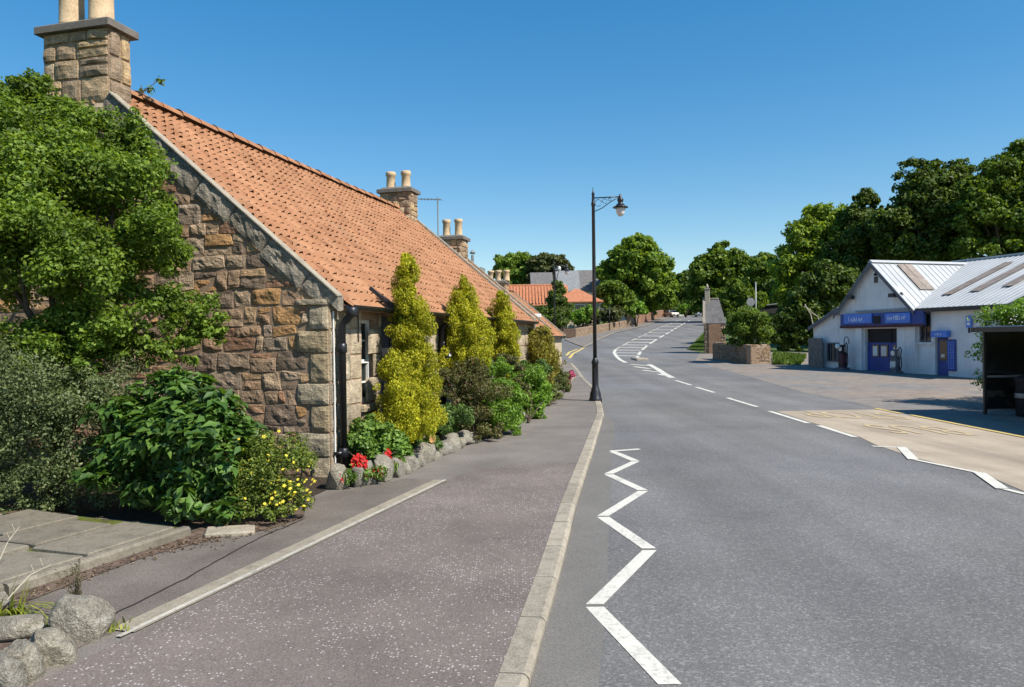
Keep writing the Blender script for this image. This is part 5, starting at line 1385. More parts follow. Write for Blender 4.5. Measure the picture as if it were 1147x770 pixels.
for c, d in ((.55, .82), (.2, .45)): mb.bbox(a0 + .05, a1 - .05, yb - .108, yb - .102, b0 + (b1 - b0) * c, b0 + (b1 - b0) * d, .002)
part('lettering', mb, MT['whitesign'], sg)
mb = MB(); mb.box(a0 + .1, a1 - .12, yb - .1, yb - .02, b0 - .2, b0 - .003); part('sign_bracket', mb, MT['black'], sg)
# vent and floodlights on the gable
x0, z0 = gp(981.5, 317); mb = MB(); mb.box(x0 - .09, x0 + .09, -.04, -.002, z0, z0 + .26); mb.lathe([(.05, .3), (.06, .36), (.02, .42)], (x0, -.05, z0), 8); part('vent', mb, MT['black'], gar)
for px, py in ((956.5, 334), (1004, 331.5)):
    x0, z0 = gp(px, py); mb = MB(); mb.bbox(x0 - .16, x0 + .16, -.3, -.1, z0 - .06, z0 + .1, .02); mb.box(x0 - .02, x0 + .02, -.1, -.002, z0, z0 + .05); part('floodlight', mb, MT['black'], gar)
x0, z0 = gp(1012, 331.5); mb = MB(); mb.lathe([(.02, .16), (.06, .12), (.06, 0), (.02, -.04)], (x0, -.1, z0), 8); mb.box(x0 - .02, x0 + .02, -.1, -.002, z0 + .05, z0 + .09); part('alarm_bell', mb, MT['grey'], gar)
mb = MB(); x0, z0 = gp(1103.5, 352); mb.tube([(x0, yb - .1, EZG - .2), (x0, yb - .06, -.4)], .05, 8); part('downpipe', mb, MT['black'], gar, True)
# aerial wires / bent cane above the lean-to
P0 = D(915, 376, 37.5); pts = [D(*q, 37.4) for q in ((915, 374), (911, 366), (908, 352), (903, 344), (901.5, 341))]; pts2 = [D(*q, 37.4) for q in ((903, 344), (909, 350), (916, 355), (918.5, 362), (916, 371))]
o = thing('dead_branch', 'pale looped dead branch above the lean-to corner of the garage', 'branch', (P0[0], P0[1], hgt(P0[0], P0[1])))
mb = MB(); mb.tube([(P0[0], P0[1], hgt(P0[0], P0[1]))] + pts, [.04, .03, .028, .025, .025, .02], 6); mb.tube(pts2, .02, 6); mb.tube([pts[3], D(900, 344, 37.4)], .02, 5); part('wood', mb, MT['twig'], o, True, world=True)
# weathered board beside the lean-to
a, b = G(905.5, 410.5), G(921, 412); mb = MB(); zt_ = 1.5
n_ = np.array([-(b - a)[1], (b - a)[0], 0]); n_ /= np.linalg.norm(n_)
o = thing('board_screen', 'weathered grey board screen at the left end of the garage', 'screen', tuple(a))
h_ = D(906, 379, a[1])[2] - a[2]
for i in range(6):
    p0 = a + (b - a) * i / 6; p1 = a + (b - a) * (i + .96) / 6; mb.prism([p0 - [0, 0, .1], p1 - [0, 0, .1], p1 + [0, 0, h_ + .02 * (i % 2)], p0 + [0, 0, h_]], n_ * .04)
MT['oldboard'] = plain('weathered_board', (.17, .155, .14), .9, .2, .4, 7)
part('boards', mb, MT['oldboard'], o, world=True)
mb = MB()
for z_ in (.3, h_ - .3): mb.prism([a + n_ * .045 + [0, 0, z_], b + n_ * .045 + [0, 0, z_], b + n_ * .045 + [0, 0, z_ + .1], a + n_ * .045 + [0, 0, z_ + .1]], n_ * .04)
part('rail', mb, MT['oldboard'], o, world=True)
# petrol pumps
def pump(label, px, pyb, pyt, d, kind):
    b = G0 + GS * gp(px, pyb, -.5)[0] - GT * .5; b[2] = hgt(b[0], b[1]); h = D(px, pyt, b[1])[2] - b[2]
    o = thing('fuel_pump', label, 'fuel pump', tuple(b), GA, 'old fuel pumps')
    mb = MB(); mb.bbox(-.24, .24, -.2, .2, 0, .1, .02); part('plinth', mb, MT['grey'], o)
    mb = MB(); mb.bbox(-.15, .15, -.13, .13, .102, h * .62, .03); bd_ = part('cabinet', mb, MT['redtrim'] if kind else MT['grey'], o)
    mb = MB(); mb.bbox(-.14, .14, -.125, .125, h * .62 + .002, h * .92, .05); hd = part('pump_head', mb, MT['dark'] if kind else MT['grey'], o)
    mb = MB(); mb.lathe([(.02, -.02), (.1, -.015), (.1, 0)], (0, 0, 0), 16); mb.v = [(x, -z - .142, y + h * .77) for x, y, z in mb.v]; part('dial', mb, MT['milk'], hd)
    mb = MB(); mb.tube([(.2, 0, h * .55), (.32, -.05, h * .62), (.36, -.05, h * .9), (.28, -.04, h * 1.0), (.18, -.04, h * .9)], .022, 6); mb.tube([(.34, -.05, h * .62), (.38, -.06, .35), (.3, -.05, .12), (.2, -.03, .3)], .022, 6); part('hose', mb, MT['black'], o, True)
    mb = MB(); mb.box(.17, .24, -.06, .0, h * .66, h * .86); part('nozzle', mb, MT['alu'], o)
    if kind:
        mb = MB(); mb.lathe([(.04, 0), (.08, .03), (.11, .1), (.08, .19), (.03, .22)], (-.04, -.24, h * .78), 12); part('globe', mb, MT['frame'], o, True)
        mb = MB(); mb.tube([(.1, 0, h * .9), (.1, 0, h * 1.05)] + [(.24 - .14 * math.cos(t), 0, h * 1.05 + .2 * math.sin(t)) for t in np.linspace(.2, PI, 8)] + [(.38, 0, h * .95)], .018, 6); part('hose_arm', mb, MT['black'], o, True)
    else:
        mb = MB(); rg_ = random.Random(3)
        for i in range(6): mb.bbox(-.13 + .045 * i, -.095 + .045 * i, -.138, -.131, h * .2 + .03 * (i % 3), h * .45 + .03 * (i % 2), .002)
        part('label_plates', mb, MT['frame'], bd_)
    return o
pump('tall old fuel pump with white globe by the lean-to window', 944, 416, 384, 34, 1)
pump('grey fuel pump with hose in front of the blue double doors', 1003, 424, 389, 31, 0)

# ------------------------------------------------------------------ bus shelter
sx0, sy1 = 11.0, 17.25; sh = 1.97; gz0 = hgt(sx0, 15)
sl2 = thing('bus_shelter', 'dark framed bus shelter with glass darkened for shade on the right footway', 'bus shelter', (sx0, sy1, gz0))
LL, DD = 4.6, 1.35
for y_ in (0, -LL / 2, -LL):
    for x_ in (0, DD):
        mb = MB(); mb.box(x_ - .03, x_ + .03, y_ - .03, y_ + .03, -.02, sh - .002); part('post', mb, MT['black'], sl2)
mb = MB(); mb.bbox(-.13, DD + .15, -LL - .2, .16, sh, sh + .085, .02); rf_ = part('roof', mb, MT['alu'], sl2)
mb = MB(); mb.box(-.15, DD + .17, .162, .18, sh - .05, sh + .06); mb.box(-.15, -.132, -LL - .2, .28, sh - .05, sh + .06); part('fascia', mb, MT['black'], rf_)
mb = MB(); mb.box(.04, DD - .04, -.008, .008, .12, sh - .03); mb.box(DD - .008, DD + .008, -LL + .04, -.04, .12, sh - .03); part('glass_panel', mb, MT['shelterglass'], sl2)
mb = MB(); mb.box(.04, DD - .04, -.03, -.01, .86, .91); mb.box(DD - .04, DD - .012, -LL + .04, -.04, .86, .91); mb.box(.04, DD - .04, -.03, -.01, .08, .13); part('rail', mb, MT['alu'], sl2)
mb = MB(); mb.bbox(DD - .42, DD - .06, -LL + .3, -.9, .42, .47, .015); mb.box(DD - .1, DD - .05, -2, -1.92, 0, .42); mb.box(DD - .1, DD - .05, -3.8, -3.72, 0, .42); part('bench', mb, MT['dark'], sl2)
bn = (sx0 + .62, sy1 - .55, gz0); o = thing('litter_bin', 'dark litter bin with a pale band inside the bus shelter', 'bin', bn)
mb = MB(); mb.lathe([(.2, 0), (.24, .05), (.25, .8), (.27, .84), (.2, .9), (.12, .93)], (0, 0, 0), 14); part('body', mb, MT['dark'], o, True)
mb = MB(); mb.lathe([(.255, .42), (.258, .43), (.26, .52), (.257, .53)], (0, 0, 0), 14); part('band', mb, MT['alu'], o, True)
# hedge behind the shelter
hb = [(13.2, y_, gz0 + z_, .7, .9, .75) for y_ in (19.0, 17.6, 16.2, 14.8, 13.4) for z_ in (.5, 1.35)] + [(12.85, 18.7, gz0 + 1.5, .45, .5, .55), (12.8, 18.8, gz0 + .6, .4, .5, .6), (12.85, 18.9, gz0 + .25, .4, .5, .3)] + [(14.0, y_, gz0 + 2.45, .9, 1.0, .45) for y_ in (19.5, 18.0, 16.5, 15.0)] + [(14.6, y_, gz0 + 1.2, 1.0, 1.2, 1.2) for y_ in (19.5, 17.5, 15.5)] + [(13.5, 18.6, gz0 + 2.0, .9, 1.0, .55), (13.6, 17.0, gz0 + 2.1, .9, 1.0, .5), (13.6, 15.2, gz0 + 2.1, .9, 1.2, .5), (13.15, 19.6, gz0 + 1.0, .5, .5, 1.0), (13.1, 19.4, gz0 + 1.9, .5, .5, .4), (13.0, 16.0, gz0 + .6, .6, 2.2, .6), (13.0, 16.0, gz0 + 1.4, .6, 2.2, .5)]
plant('hedge', 'bright topped hedge growing behind and over the bus shelter', 'hedge', (13.2, 16.5, gz0), hb + [(12.65, 19.4, gz0 + 2.2, .5, .6, .45), (12.62, 19.5, gz0 + 1.4, .42, .6, .6), (12.6, 19.5, gz0 + .6, .38, .5, .6), (13.3, 19.0, gz0 + 2.4, .6, .7, .4), (12.95, 19.0, gz0 + 2.3, .5, .6, .4)] + [(13.55, y_, gz0 + 2.25, .6, .9, .5) for y_ in (19.0, 17.8, 16.6, 15.4, 14.2)] + [(14.6, y_, gz0 + 2.3, .9, 1.0, .6) for y_ in (18.6, 17.0, 15.4)], 26, .36, 85000, .075, 'bright', 201, r0=.03, shell=(.5, 1.1))

# ------------------------------------------------------------------ stone hut
hbase = G(801, 396.3); ha = math.atan2(hbase[0], hbase[1]) * -1
hut = thing('stone_hut', 'small stone hut with steep slate roof and thin chimney by the grass verge', 'hut', hbase, ha)
sc_px = hbase[1] / F * 1.03
hw = 11.0 * sc_px; eh = 32.5 * sc_px; rh = 27 * sc_px; hd_ = 2.0
rg_ = random.Random(31)
mb = MB(); mb.box(-hw, hw, 0, hd_, -.3, eh); cw_ = part('wall', mb, MT['mortar'], hut)
mb = MB()
stones(mb, rubble(2 * hw, eh + .1, rg_, (.12, .22), (.14, .3)), lambda a, z, q: (-hw + a, -q, z - .05), rg_, (.02, .05), .015, .015, .015, .08)
stones(mb, rubble(hd_, eh + .1, rg_, (.12, .22), (.14, .3)), lambda a, z, q: (-hw - q, a, z - .05), rg_, (.02, .05), .015, .015, .015, .1)
part('stonework', mb, MT['wallstone'], cw_)
mb = MB(); mb.box(-hw + .28, hw - .3, -.075, -.055, -.02, eh - .02); part('blocked_doorway', mb, plain('brown_harling', (.24, .15, .095), .95, .1, .3, 8, bump=.5), cw_)
mb = MB(); ys_ = hd_ / 2; ro_ = .06
A_, B_, C_, D_ = (-hw - .02, -ro_, eh), (hw + .05, -ro_, eh), (hw * .42, ys_, eh + rh), (-hw - .02, ys_, eh + rh)
mb.prism([A_, B_, C_, D_], (0, 0, .05)); mb.prism([(-hw - .02, hd_ + ro_, eh), D_, C_, (hw + .05, hd_ + ro_, eh)], (0, 0, .05)); mb.prism([B_, (hw + .05, hd_ + ro_, eh), C_], (0, 0, .05))
part('roof', mb, MT['slate'], hut)
mb = MB(); mb.prism([(-hw - .1, -.1, eh - .05), (-hw - .1, ys_, eh + rh + .02), (-hw - .1, ys_, eh + rh + .16), (-hw - .1, -.1, eh + .09)], (.16, 0, 0)); mb.prism([(-hw - .1, hd_ + .1, eh - .05), (-hw - .1, ys_, eh + rh + .02), (-hw - .1, ys_, eh + rh + .16), (-hw - .1, hd_ + .1, eh + .09)], (.16, 0, 0)); mb.prism([(-hw, 0, eh - .02), (-hw, hd_, eh - .02), (-hw, ys_, eh + rh)], (.2, 0, 0)); mb.box(-hw + .1, hw * .42, ys_ - .07, ys_ + .07, eh + rh + .02, eh + rh + .12)
part('skew_stones', mb, MT['edge'], hut)
mb = MB(); cxh = -hw + .2; mb.bbox(cxh - .17, cxh + .17, ys_ - .17, ys_ + .17, eh + rh * .7, eh + rh + .72, .02); mb.box(cxh - .21, cxh + .21, ys_ - .21, ys_ + .21, eh + rh + .722, eh + rh + .79); ch_ = part('chimney', mb, MT['edge'], hut)
mb = MB(); mb.lathe([(.1, .79), (.09, .95), (.03, 1.1)], (cxh, ys_, eh + rh), 8); part('chimney_pot', mb, MT['edge'], ch_, True)

# ------------------------------------------------------------------ stone planter with bush
def stone_wall(name, label, cat, pts, h, t, m, seed, hfun=None, group=None, cope=True, res=.1, g=((.12, .24), (.18, .42))):
    pts = [np.array(p[:2], float) for p in pts]; o = thing(name, label, cat, (pts[0][0], pts[0][1], hgt(*pts[0])), 0, group); rg_ = random.Random(seed)
    core = MB(); face = MB(); cp = MB()
    for a, b in zip(pts, pts[1:]):
        L = np.linalg.norm(b - a); d = (b - a) / L; n = np.array([d[1], -d[0]]); k = max(1, int(L / 3))
        for i in range(k):
            p, q = a + (b - a) * i / k, a + (b - a) * (i + 1) / k
            vs = []
            for w_ in (p, q):
                for o_ in (0, -t):
                    for z_ in (-.2, h): vs.append((w_[0] + n[0] * o_, w_[1] + n[1] * o_, hgt(*w_) + z_))
            core.add(vs, [(0, 1, 5, 4), (2, 6, 7, 3), (1, 3, 7, 5), (0, 2, 3, 1), (4, 5, 7, 6)])
        def fn(u, z, q, a=a, d=d, n=n, s=1):
            w_ = a + d * u; return (w_[0] + n[0] * q, w_[1] + n[1] * q, hgt(*w_) + z - .05)
        stones(face, rubble(L, h + .05, rg_, *g), fn, rg_, (.015, .045), .014, .012, .014, res)
        if cope:
            u = 0
            while u < L - .05:
                w_ = min(rg_.uniform(.22, .5), L - u); c = a + d * (u + w_ / 2) - n * t / 2
                rock_mesh(cp, (c[0], c[1], hgt(*c) + h + .03), w_ * .52, t * .56, .075, math.atan2(d[1], d[0]), rg_.uniform(0, 99), 1, .18); u += w_
    c_ = part('core', core, MT['mortar'], o, world=True); part('stone_face', face, m, o, world=True)
    if cope: part('coping', cp, m, o, True, world=True)
    return o
pl0, pl1, pl2 = G(813, 404.5), G(841, 408.5), G(863, 407.5)
back = pl1 + np.array([3.4, 1.8, 0])
hpl = 20 * pl1[1] / F
o = stone_wall('planter_wall', 'low rubble stone planter around the rounded bush by the forecourt', 'planter', [pl0 + (pl0 - pl1) * .6, pl1, pl2, pl2 + (pl0 - pl1) * 1.3], hpl, .3, MT['wallstone'], 51)
struct(sheet('soil', [tuple((pl0 + (pl0 - pl1) * .5)[:2]), tuple(pl1[:2] + np.array([.1, .2])), tuple(pl2[:2] + np.array([-.1, .2])), tuple((pl2 + (pl0 - pl1) * 1.3)[:2])], hpl * .8, MT['soil'], .5))
dB = pl1[1] + 1.6
plant('bush', 'rounded leafy green bush filling the stone planter', 'bush', (D(838, 385, dB)[0], dB, hgt(13, dB) + .7), [px_blob(838, 366, 24, dB, .9), px_blob(824, 372, 13, dB, 1), px_blob(852, 372, 13, dB, .9), px_blob(838, 355, 15, dB, .8), px_blob(846, 384, 15, dB, .5), px_blob(824, 385, 12, dB, .5)], 22, .32, 6500, .17, 't_mid', 61, r0=.05, shell=(.5, 1.1))
# things standing behind the planter
def head_(o, h):
    mb = MB(); mb.tube([(0, 0, h), (.1, 0, h + .12), (.5, 0, h + .2)], .03, 6); mb.bbox(.45, .9, -.08, .08, h + .15, h + .24, .02); part('lamp_head', mb, MT['alu'], o)
pole('lamp_column', 'thin pale grey column behind the planter bush', 847, 375, 316, 52, .055, MT['alu'], 'pole')
pole('telegraph_pole', 'thin brown pole among the trees above the planter bush', 831, 375, 319, 60, .07, MT['twig'], 'pole')
def disc_(o, h):
    mb = MB(); mb.lathe([(.02, -.01), (.32, -.008), (.32, .008), (.02, .01)], (0, 0, 0), 18); mb.v = [(x, z - .06, y + h - .3) for x, y, z in mb.v]; part('sign_plate', mb, MT['alu'], o)
pole('road_sign', 'grey round road sign seen above the planter bush', 841, 375, 334, 56, .03, MT['alu'], 'sign', disc_)
b = D(862, 350, 70); zb = hgt(b[0], b[1]); o = thing('shed', 'pale roofed shed half hidden in the trees right of the planter bush', 'shed', (b[0], b[1], zb)); zr_ = D(862, 339, 70)[2] - zb
mb = MB(); mb.box(-1.6, 1.6, 0, 3, -.2, zr_ - .3); part('wall', mb, MT['dark'], o)
mb = MB(); mb.prism([(-1.8, -.2, zr_ - .45), (1.8, -.2, zr_ - .05), (1.8, -.2, zr_ + .05), (-1.8, -.2, zr_ - .35)], (0, 3.4, 0)); part('roof', mb, MT['alu'], o)

# grass blades on the verges
def lawn(name, poly, n, L, seed, off=.03):
    rng = np.random.default_rng(seed); pa = np.array(poly); k = len(pa); tri = [(0, i, i + 1) for i in range(1, k - 1)]
    ar = np.array([abs(np.cross(pa[b] - pa[a], pa[c] - pa[a])) for a, b, c in tri]); ar /= ar.sum(); ids = rng.choice(len(tri), n, p=ar); u = rng.random((n, 2)); f = u.sum(1) > 1; u[f] = 1 - u[f]
    bl = []
    for i, t in enumerate(ids):
        a, b, c = [pa[j] for j in tri[t]]; q = a + (b - a) * u[i, 0] + (c - a) * u[i, 1]; bl.append((q[0], q[1], hgt(*q) + off + L * .3, .02, .02, L * .2))
    return struct(leaf_mesh(name, bl, n, L, MT['lawn'], None, seed, aspect=.12, tip=np.array([0, 0, 2.2]), upb=0, outward=0, jit=1), 'stuff')
lawn('grass', [tuple(p) for p in gx((771.5, 391), (788, 391.5), (789, 374))], 9000, .13, 5)
gp_ = [tuple(p) for p in gx((866, 409), (897, 409), (903, 400), (866, 397))]
sheet('verge', gp_, .03, MT['grass'], .8); lawn('grass', gp_, 4500, .26, 6)

# ------------------------------------------------------------------ left side: wall, gate, hedges, houses
w1p = [np.array(G(px, py)) for px, py in ((645, 378.2), (672, 373), (702, 366.8))]
stone_wall('garden_wall', 'sunlit stone garden wall along the far footway below the clipped hedge', 'wall', w1p, .95, .4, MT['wallstone'], 71, res=.3, g=((.22, .4), (.3, .7)), cope=False)
w2p = [np.array(G(px, py)) for px, py in ((713, 364.2), (727, 360.2), (738, 356.8), (744, 355))]
MT['redwall'] = mat_stone('reddish_stone', [(.25, .14, .09), (.21, .12, .08), (.28, .17, .11)], lich=.2)
stone_wall('garden_wall', 'reddish stone wall rising towards the brow of the hill', 'wall', w2p, 1.5, .4, MT['redwall'], 72, res=.4, g=((.25, .45), (.4, .8)), cope=False)
for i, (px, py, lab) in enumerate(((704, 366.4, 'pale gate pier at the end of the sunlit garden wall'), (712, 364.6, 'pale gate pier before the reddish wall'))):
    g = G(px, py); o = thing('gate_pier', lab, 'pier', g, 0, 'gate piers'); mb = MB(); mb.bbox(-.35, .35, -.35, .35, -.2, 1.75, .03); part('shaft', mb, MT['wallstone'], o); mb = MB(); mb.bbox(-.45, .45, -.45, .45, 1.752, 1.95, .06); part('cap', mb, MT['edge'], o)
a, b = G(704, 366.4), G(712, 364.6); d_ = (b - a); o = thing('gate', 'dark timber gate between the two pale piers', 'gate', tuple(a), math.atan2(d_[1], d_[0])); Lg = np.linalg.norm(d_[:2]); mb = MB()
for i in range(12): mb.box(.45 + (Lg - .9) * i / 12, .45 + (Lg - .9) * (i + .85) / 12, -.03, .03, .1, 1.4)
part('boards', mb, MT['dark'], o); mb = MB(); mb.box(.42, Lg - .42, -.06, -.032, .3, .42); mb.box(.42, Lg - .42, -.06, -.032, 1.1, 1.22); part('rail', mb, MT['dark'], o)
# brown fence and street name plate at the corner
a, b = np.array(G(626, 379.4)), np.array(G(644, 378.3)); d_ = b - a; Lf = np.linalg.norm(d_[:2]); o = thing('fence', 'low brown board fence left of the sunlit garden wall', 'fence', tuple(a), math.atan2(d_[1], d_[0])); mb = MB()
for i in range(4): mb.box(0, Lf, -.02, .02, .1 + .24 * i, .31 + .24 * i)
MT['brown'] = plain('brown_board', (.085, .055, .04), .85, .2, .3, 6)
part('boards', mb, MT['brown'], o); mb = MB()
for i in range(4): mb.box(Lf * i / 3 - .05, Lf * i / 3 + .05, .022, .1, -.1, 1.15)
part('posts', mb, MT['brown'], o)
a = np.array(G(622, 380.5)); o = thing('street_name_sign', 'low white street name plate with a dark border on short legs', 'sign', tuple(a)); mb = MB(); mb.box(-.05, .85, -.02, .02, .38, .78); pl_ = part('plate', mb, MT['black'], o)
mb = MB(); mb.box(-.02, .82, -.028, -.021, .41, .75); part('plate_face', mb, MT['frame'], pl_); mb = MB(); mb.box(.08, .14, -.01, .05, -.1, .38); mb.box(.66, .72, -.01, .05, -.1, .38); part('legs', mb, MT['black'], o)
# white capped pier behind the second cottage
P0 = D(601.5, 361, 27); g0 = hgt(P0[0], P0[1]); o = thing('gate_pier', 'white capped stone pier at the end of the second cottage', 'pier', (P0[0], P0[1], g0)); ht = D(601.5, 352, 27)[2] - g0
mb = MB(); mb.bbox(-.12, .12, -.12, .12, -.1, ht - .12, .02); part('shaft', mb, MT['front'], o); mb = MB(); mb.bbox(-.15, .15, -.15, .15, ht - .118, ht, .03); part('cap', mb, MT['frame'], o)
# clipped hedge and bushes above the wall
def bush(label, px, py, blobs, d, n, size, leaf, seed, name='bush', cat='bush', per=20, frac=.34, group=None, **kw):
    b = D(px, py, d); zb = hgt(b[0], b[1])
    return plant(name, label, cat, (b[0], b[1], zb), [px_blob(*q[:3], d + (q[4] if len(q) > 4 else 0), q[3] if len(q) > 3 else 1) for q in blobs], per, frac, n, size, LFn(leaf), seed, group, r0=.09, shell=(.5, 1.1), **kw)
def LFn(x): return x
bush('long clipped olive hedge above the sunlit garden wall', 672, 362, [(662, 356, 9, .9), (672, 354, 10, .85), (684, 353, 10, .85), (693, 352, 10, .8, 3), (655, 358, 8, .9)], 97, 6000, .4, 't_olive', 301, 'hedge', 'hedge')
bush('yellow-green bush in front of the orange-roofed house', 652, 365, [(650, 352, 9, .8), (660, 350, 9, .8), (642, 355, 9, .8), (655, 360, 12, .6)], 88, 3600, .34, 'bright', 302)
bush('leafy green tree right of the orange-roofed house', 688, 350, [(688, 328, 15, .95), (679, 334, 11, .9), (697, 335, 12, .9), (688, 342, 16, .6)], 103, 6000, .45, 't_mid', 303, 'tree', 'tree', part_name='crown')
bush('bright green bush beside the gate piers', 713, 358, [(713, 344, 9, 1.1), (708, 350, 7, 1.2), (718, 349, 7, 1.1)], 106, 3200, .4, 'bright', 304)
o = bush('dark cone-shaped conifer in front of the orange-roofed house', 625, 372, [(624, 322, 6, 1.3), (623, 335, 11, 1), (624, 348, 17, .85), (625, 361, 21, .6)], 64, 7500, .24, 't_dark', 305, 'conifer', 'conifer', part_name='foliage')
bush('small dark bush by the porch of the orange-roofed house', 595, 365, [(588, 348, 8, 1.2), (597, 356, 10, 1), (604, 352, 8, 1)], 45, 3200, .17, 't_dark', 306)

def pz_(px, py, d): return D(px, py, d)
def hip_roof(mb, x0, x1, y0, y1, ez, rz_, over=.3, th=.12):
    x0 -= over; x1 += over; y0 -= over; y1 += over; ym = (y0 + y1) / 2; k = min((y1 - y0) / 2, (x1 - x0) / 2 - .3)
    e = [(x0, y0, ez), (x1, y0, ez), (x1, y1, ez), (x0, y1, ez)]; r0, r1 = (x0 + k, ym, rz_), (x1 - k, ym, rz_)
    for poly in ((e[0], e[1], r1, r0), (e[1], e[2], r1), (e[2], e[3], r0, r1), (e[3], e[0], r0)): mb.prism(poly, (0, 0, -th))
def gable_roof(mb, x0, x1, y0, y1, ez, rz_, over=.3, th=.14):
    ym = (y0 + y1) / 2; s = (rz_ - ez) / (ym - y0)
    mb.prism([(x0 - over, y0 - over, ez - s * over), (x0 - over, ym, rz_), (x0 - over, ym, rz_ + th), (x0 - over, y0 - over, ez - s * over + th)], (x1 - x0 + 2 * over, 0, 0))
    mb.prism([(x0 - over, y1 + over, ez - s * over), (x0 - over, ym, rz_), (x0 - over, ym, rz_ + th), (x0 - over, y1 + over, ez - s * over + th)], (x1 - x0 + 2 * over, 0, 0))
def roll_tiles(mb, x0, x1, y0, ym, ez, rz_, pitch=.45):
    """rolls running up a roof slope facing -y"""
    n = int((x1 - x0) / pitch)
    for i in range(n + 1):
        x = x0 + (x1 - x0) * i / n; mb.tube([(x, y0, ez + .03), (x, ym, rz_ + .03)], .09, 5, False)
dh = 100; hx0 = pz_(566, 340, dh)[0]; hx1 = pz_(632, 340, dh)[0]; hx2 = pz_(671, 340, dh)[0]; ezh = pz_(600, 340, dh)[2]; rzh = pz_(600, 319, dh)[2]
bz = hgt(5, dh)
ho = thing('house', 'low house with orange tiled hipped roof across the side street', 'house', ((hx0 + hx2) / 2, dh, bz)); ox = (hx0 + hx2) / 2
e_ = ezh - bz; r_ = rzh - bz; X = lambda px: pz_(px, 340, dh)[0] - ox
mb = MB(); mb.box(X(566), X(634), 0, 7, -1, e_); mb.box(X(634) + .01, X(670), -1.5, 6, -1, e_ - .01); wl = part('wall', mb, MT['front'], ho)
mb = MB(); x0, x1 = X(566), X(634); gable_roof(mb, x0 - 1, x1, 0, 7, e_, r_, .5); part('roof', mb, MT['tilefar'], ho)
mb = MB(); hip_roof(mb, X(625), X(670), -1.5, 6, e_ + .1, r_ - .5, .5); part('wing_roof', mb, MT['tilefar'], ho)
mb = MB(); roll_tiles(mb, x0 - 1.4, X(622), -.45, 3.5, e_ - .1, r_ + .12, .42); part('roll_tiles', mb, MT['tilefar'], ho)
mb = MB(); mb.tube([(x0 - 1.4, 3.5, r_ + .14), (x1, 3.5, r_ + .14)], .16, 7); part('ridge_tiles', mb, MT['tilefar'], ho)
for a, b in ((598, 612), (642, 654)):
    f = MB(); y_ = -.06 if a < 630 else -1.56; f.box(X(a), X(b), y_, y_ + .05, e_ - 1.6, e_ - .25); wn = part('window', f, MT['frame'], ho); g = MB(); g.box(X(a) + .1, X(b) - .1, y_ - .012, y_ - .003, e_ - 1.5, e_ - .35); part('pane', g, MT['glass'], wn)
# slate houses behind
def slate_house(label, pxa, pxb, pye, pyr, d, dep, seed, m, chims=()):
    p0, p1 = pz_(pxa, pye, d), pz_(pxb, pye, d); xm_ = (p0[0] + p1[0]) / 2; zb = hgt(xm_, d); o = thing('house', label, 'house', (xm_, d, zb), 0, 'slate roofed houses')
    e = p0[2] - zb; r = pz_((pxa + pxb) / 2, pyr, d)[2] - zb; h = (p1[0] - p0[0]) / 2
    mb = MB(); mb.prism([(-h, 0, -1), (-h, dep, -1), (-h, dep, e), (-h, dep / 2, r - .1), (-h, 0, e)], (2 * h, 0, 0)); part('wall', mb, MT['render'], o)
    mb = MB(); gable_roof(mb, -h, h, 0, dep, e, r, .35); part('roof', mb, m, o)
    for i in range(3):
        x = -h + 2 * h * (i + .5) / 3; f = MB(); f.box(x - .55, x + .55, -.06, -.01, e - 1.7, e - .3); wn = part('window', f, MT['frame'], o); g = MB(); g.box(x - .45, x + .45, -.075, -.062, e - 1.6, e - .4); part('pane', g, MT['glass'], wn)
    for cx_ in chims:
        c = MB(); c.bbox(cx_ * h - .4, cx_ * h + .4, dep / 2 - .4, dep / 2 + .4, r - .6, r + 1.0, .03); cc_ = part('chimney', c, MT['edge'], o); c = MB(); c.lathe([(.16, 0), (.13, .5)], (cx_ * h, dep / 2, r + 1.0), 8); part('chimney_pot', c, MT['pot'], cc_)
    return o, h, e, r
slate_house('dark slate roofed house behind the left end of the orange roof', 597, 618, 325, 304, 125, 8, 1, MT['slate'])
slate_house('paler slate roofed house in the middle behind the orange roof', 626, 648, 325, 302, 132, 8, 2, MT['slate2'])
o, h, e, r = slate_house('long dark slate roofed house with white bargeboards behind the orange roof', 650, 690, 326, 301, 138, 9, 3, MT['slate'], ())
mb = MB()
for sgn in (1, -1):
    for xx in (h + .36,):
        y_ = 4.5; mb.prism([(xx, y_ + sgn * 4.9, e - .45), (xx, y_, r - .15), (xx, y_, r + .25), (xx, y_ + sgn * 4.9, e - .05)], (.12, 0, 0))
part('bargeboard', mb, MT['frame'], o)
# gabled white end facing us
P0 = pz_(697, 330, 139); zb = hgt(P0[0], 139); o = thing('house', 'white gabled end of a house between the slate roof and the big tree', 'house', (P0[0], 136, zb)); hh = 8 * 139 / F; e = pz_(697, 318, 136)[2] - zb; r = pz_(697, 299, 136)[2] - zb
mb = MB(); mb.prism([(-hh, 0, -1), (hh, 0, -1), (hh, 0, e), (-hh * .2, 0, r), (-hh, 0, r - 1.5)], (0, 5, 0)); part('wall', mb, MT['render'], o)
mb = MB(); mb.prism([(-hh * .2, -.3, r), (hh * 1.1, -.3, e - .15), (hh * 1.1, -.3, e + .12), (-hh * .2, -.3, r + .27)], (0, 5.6, 0)); part('roof', mb, MT['slate'], o)
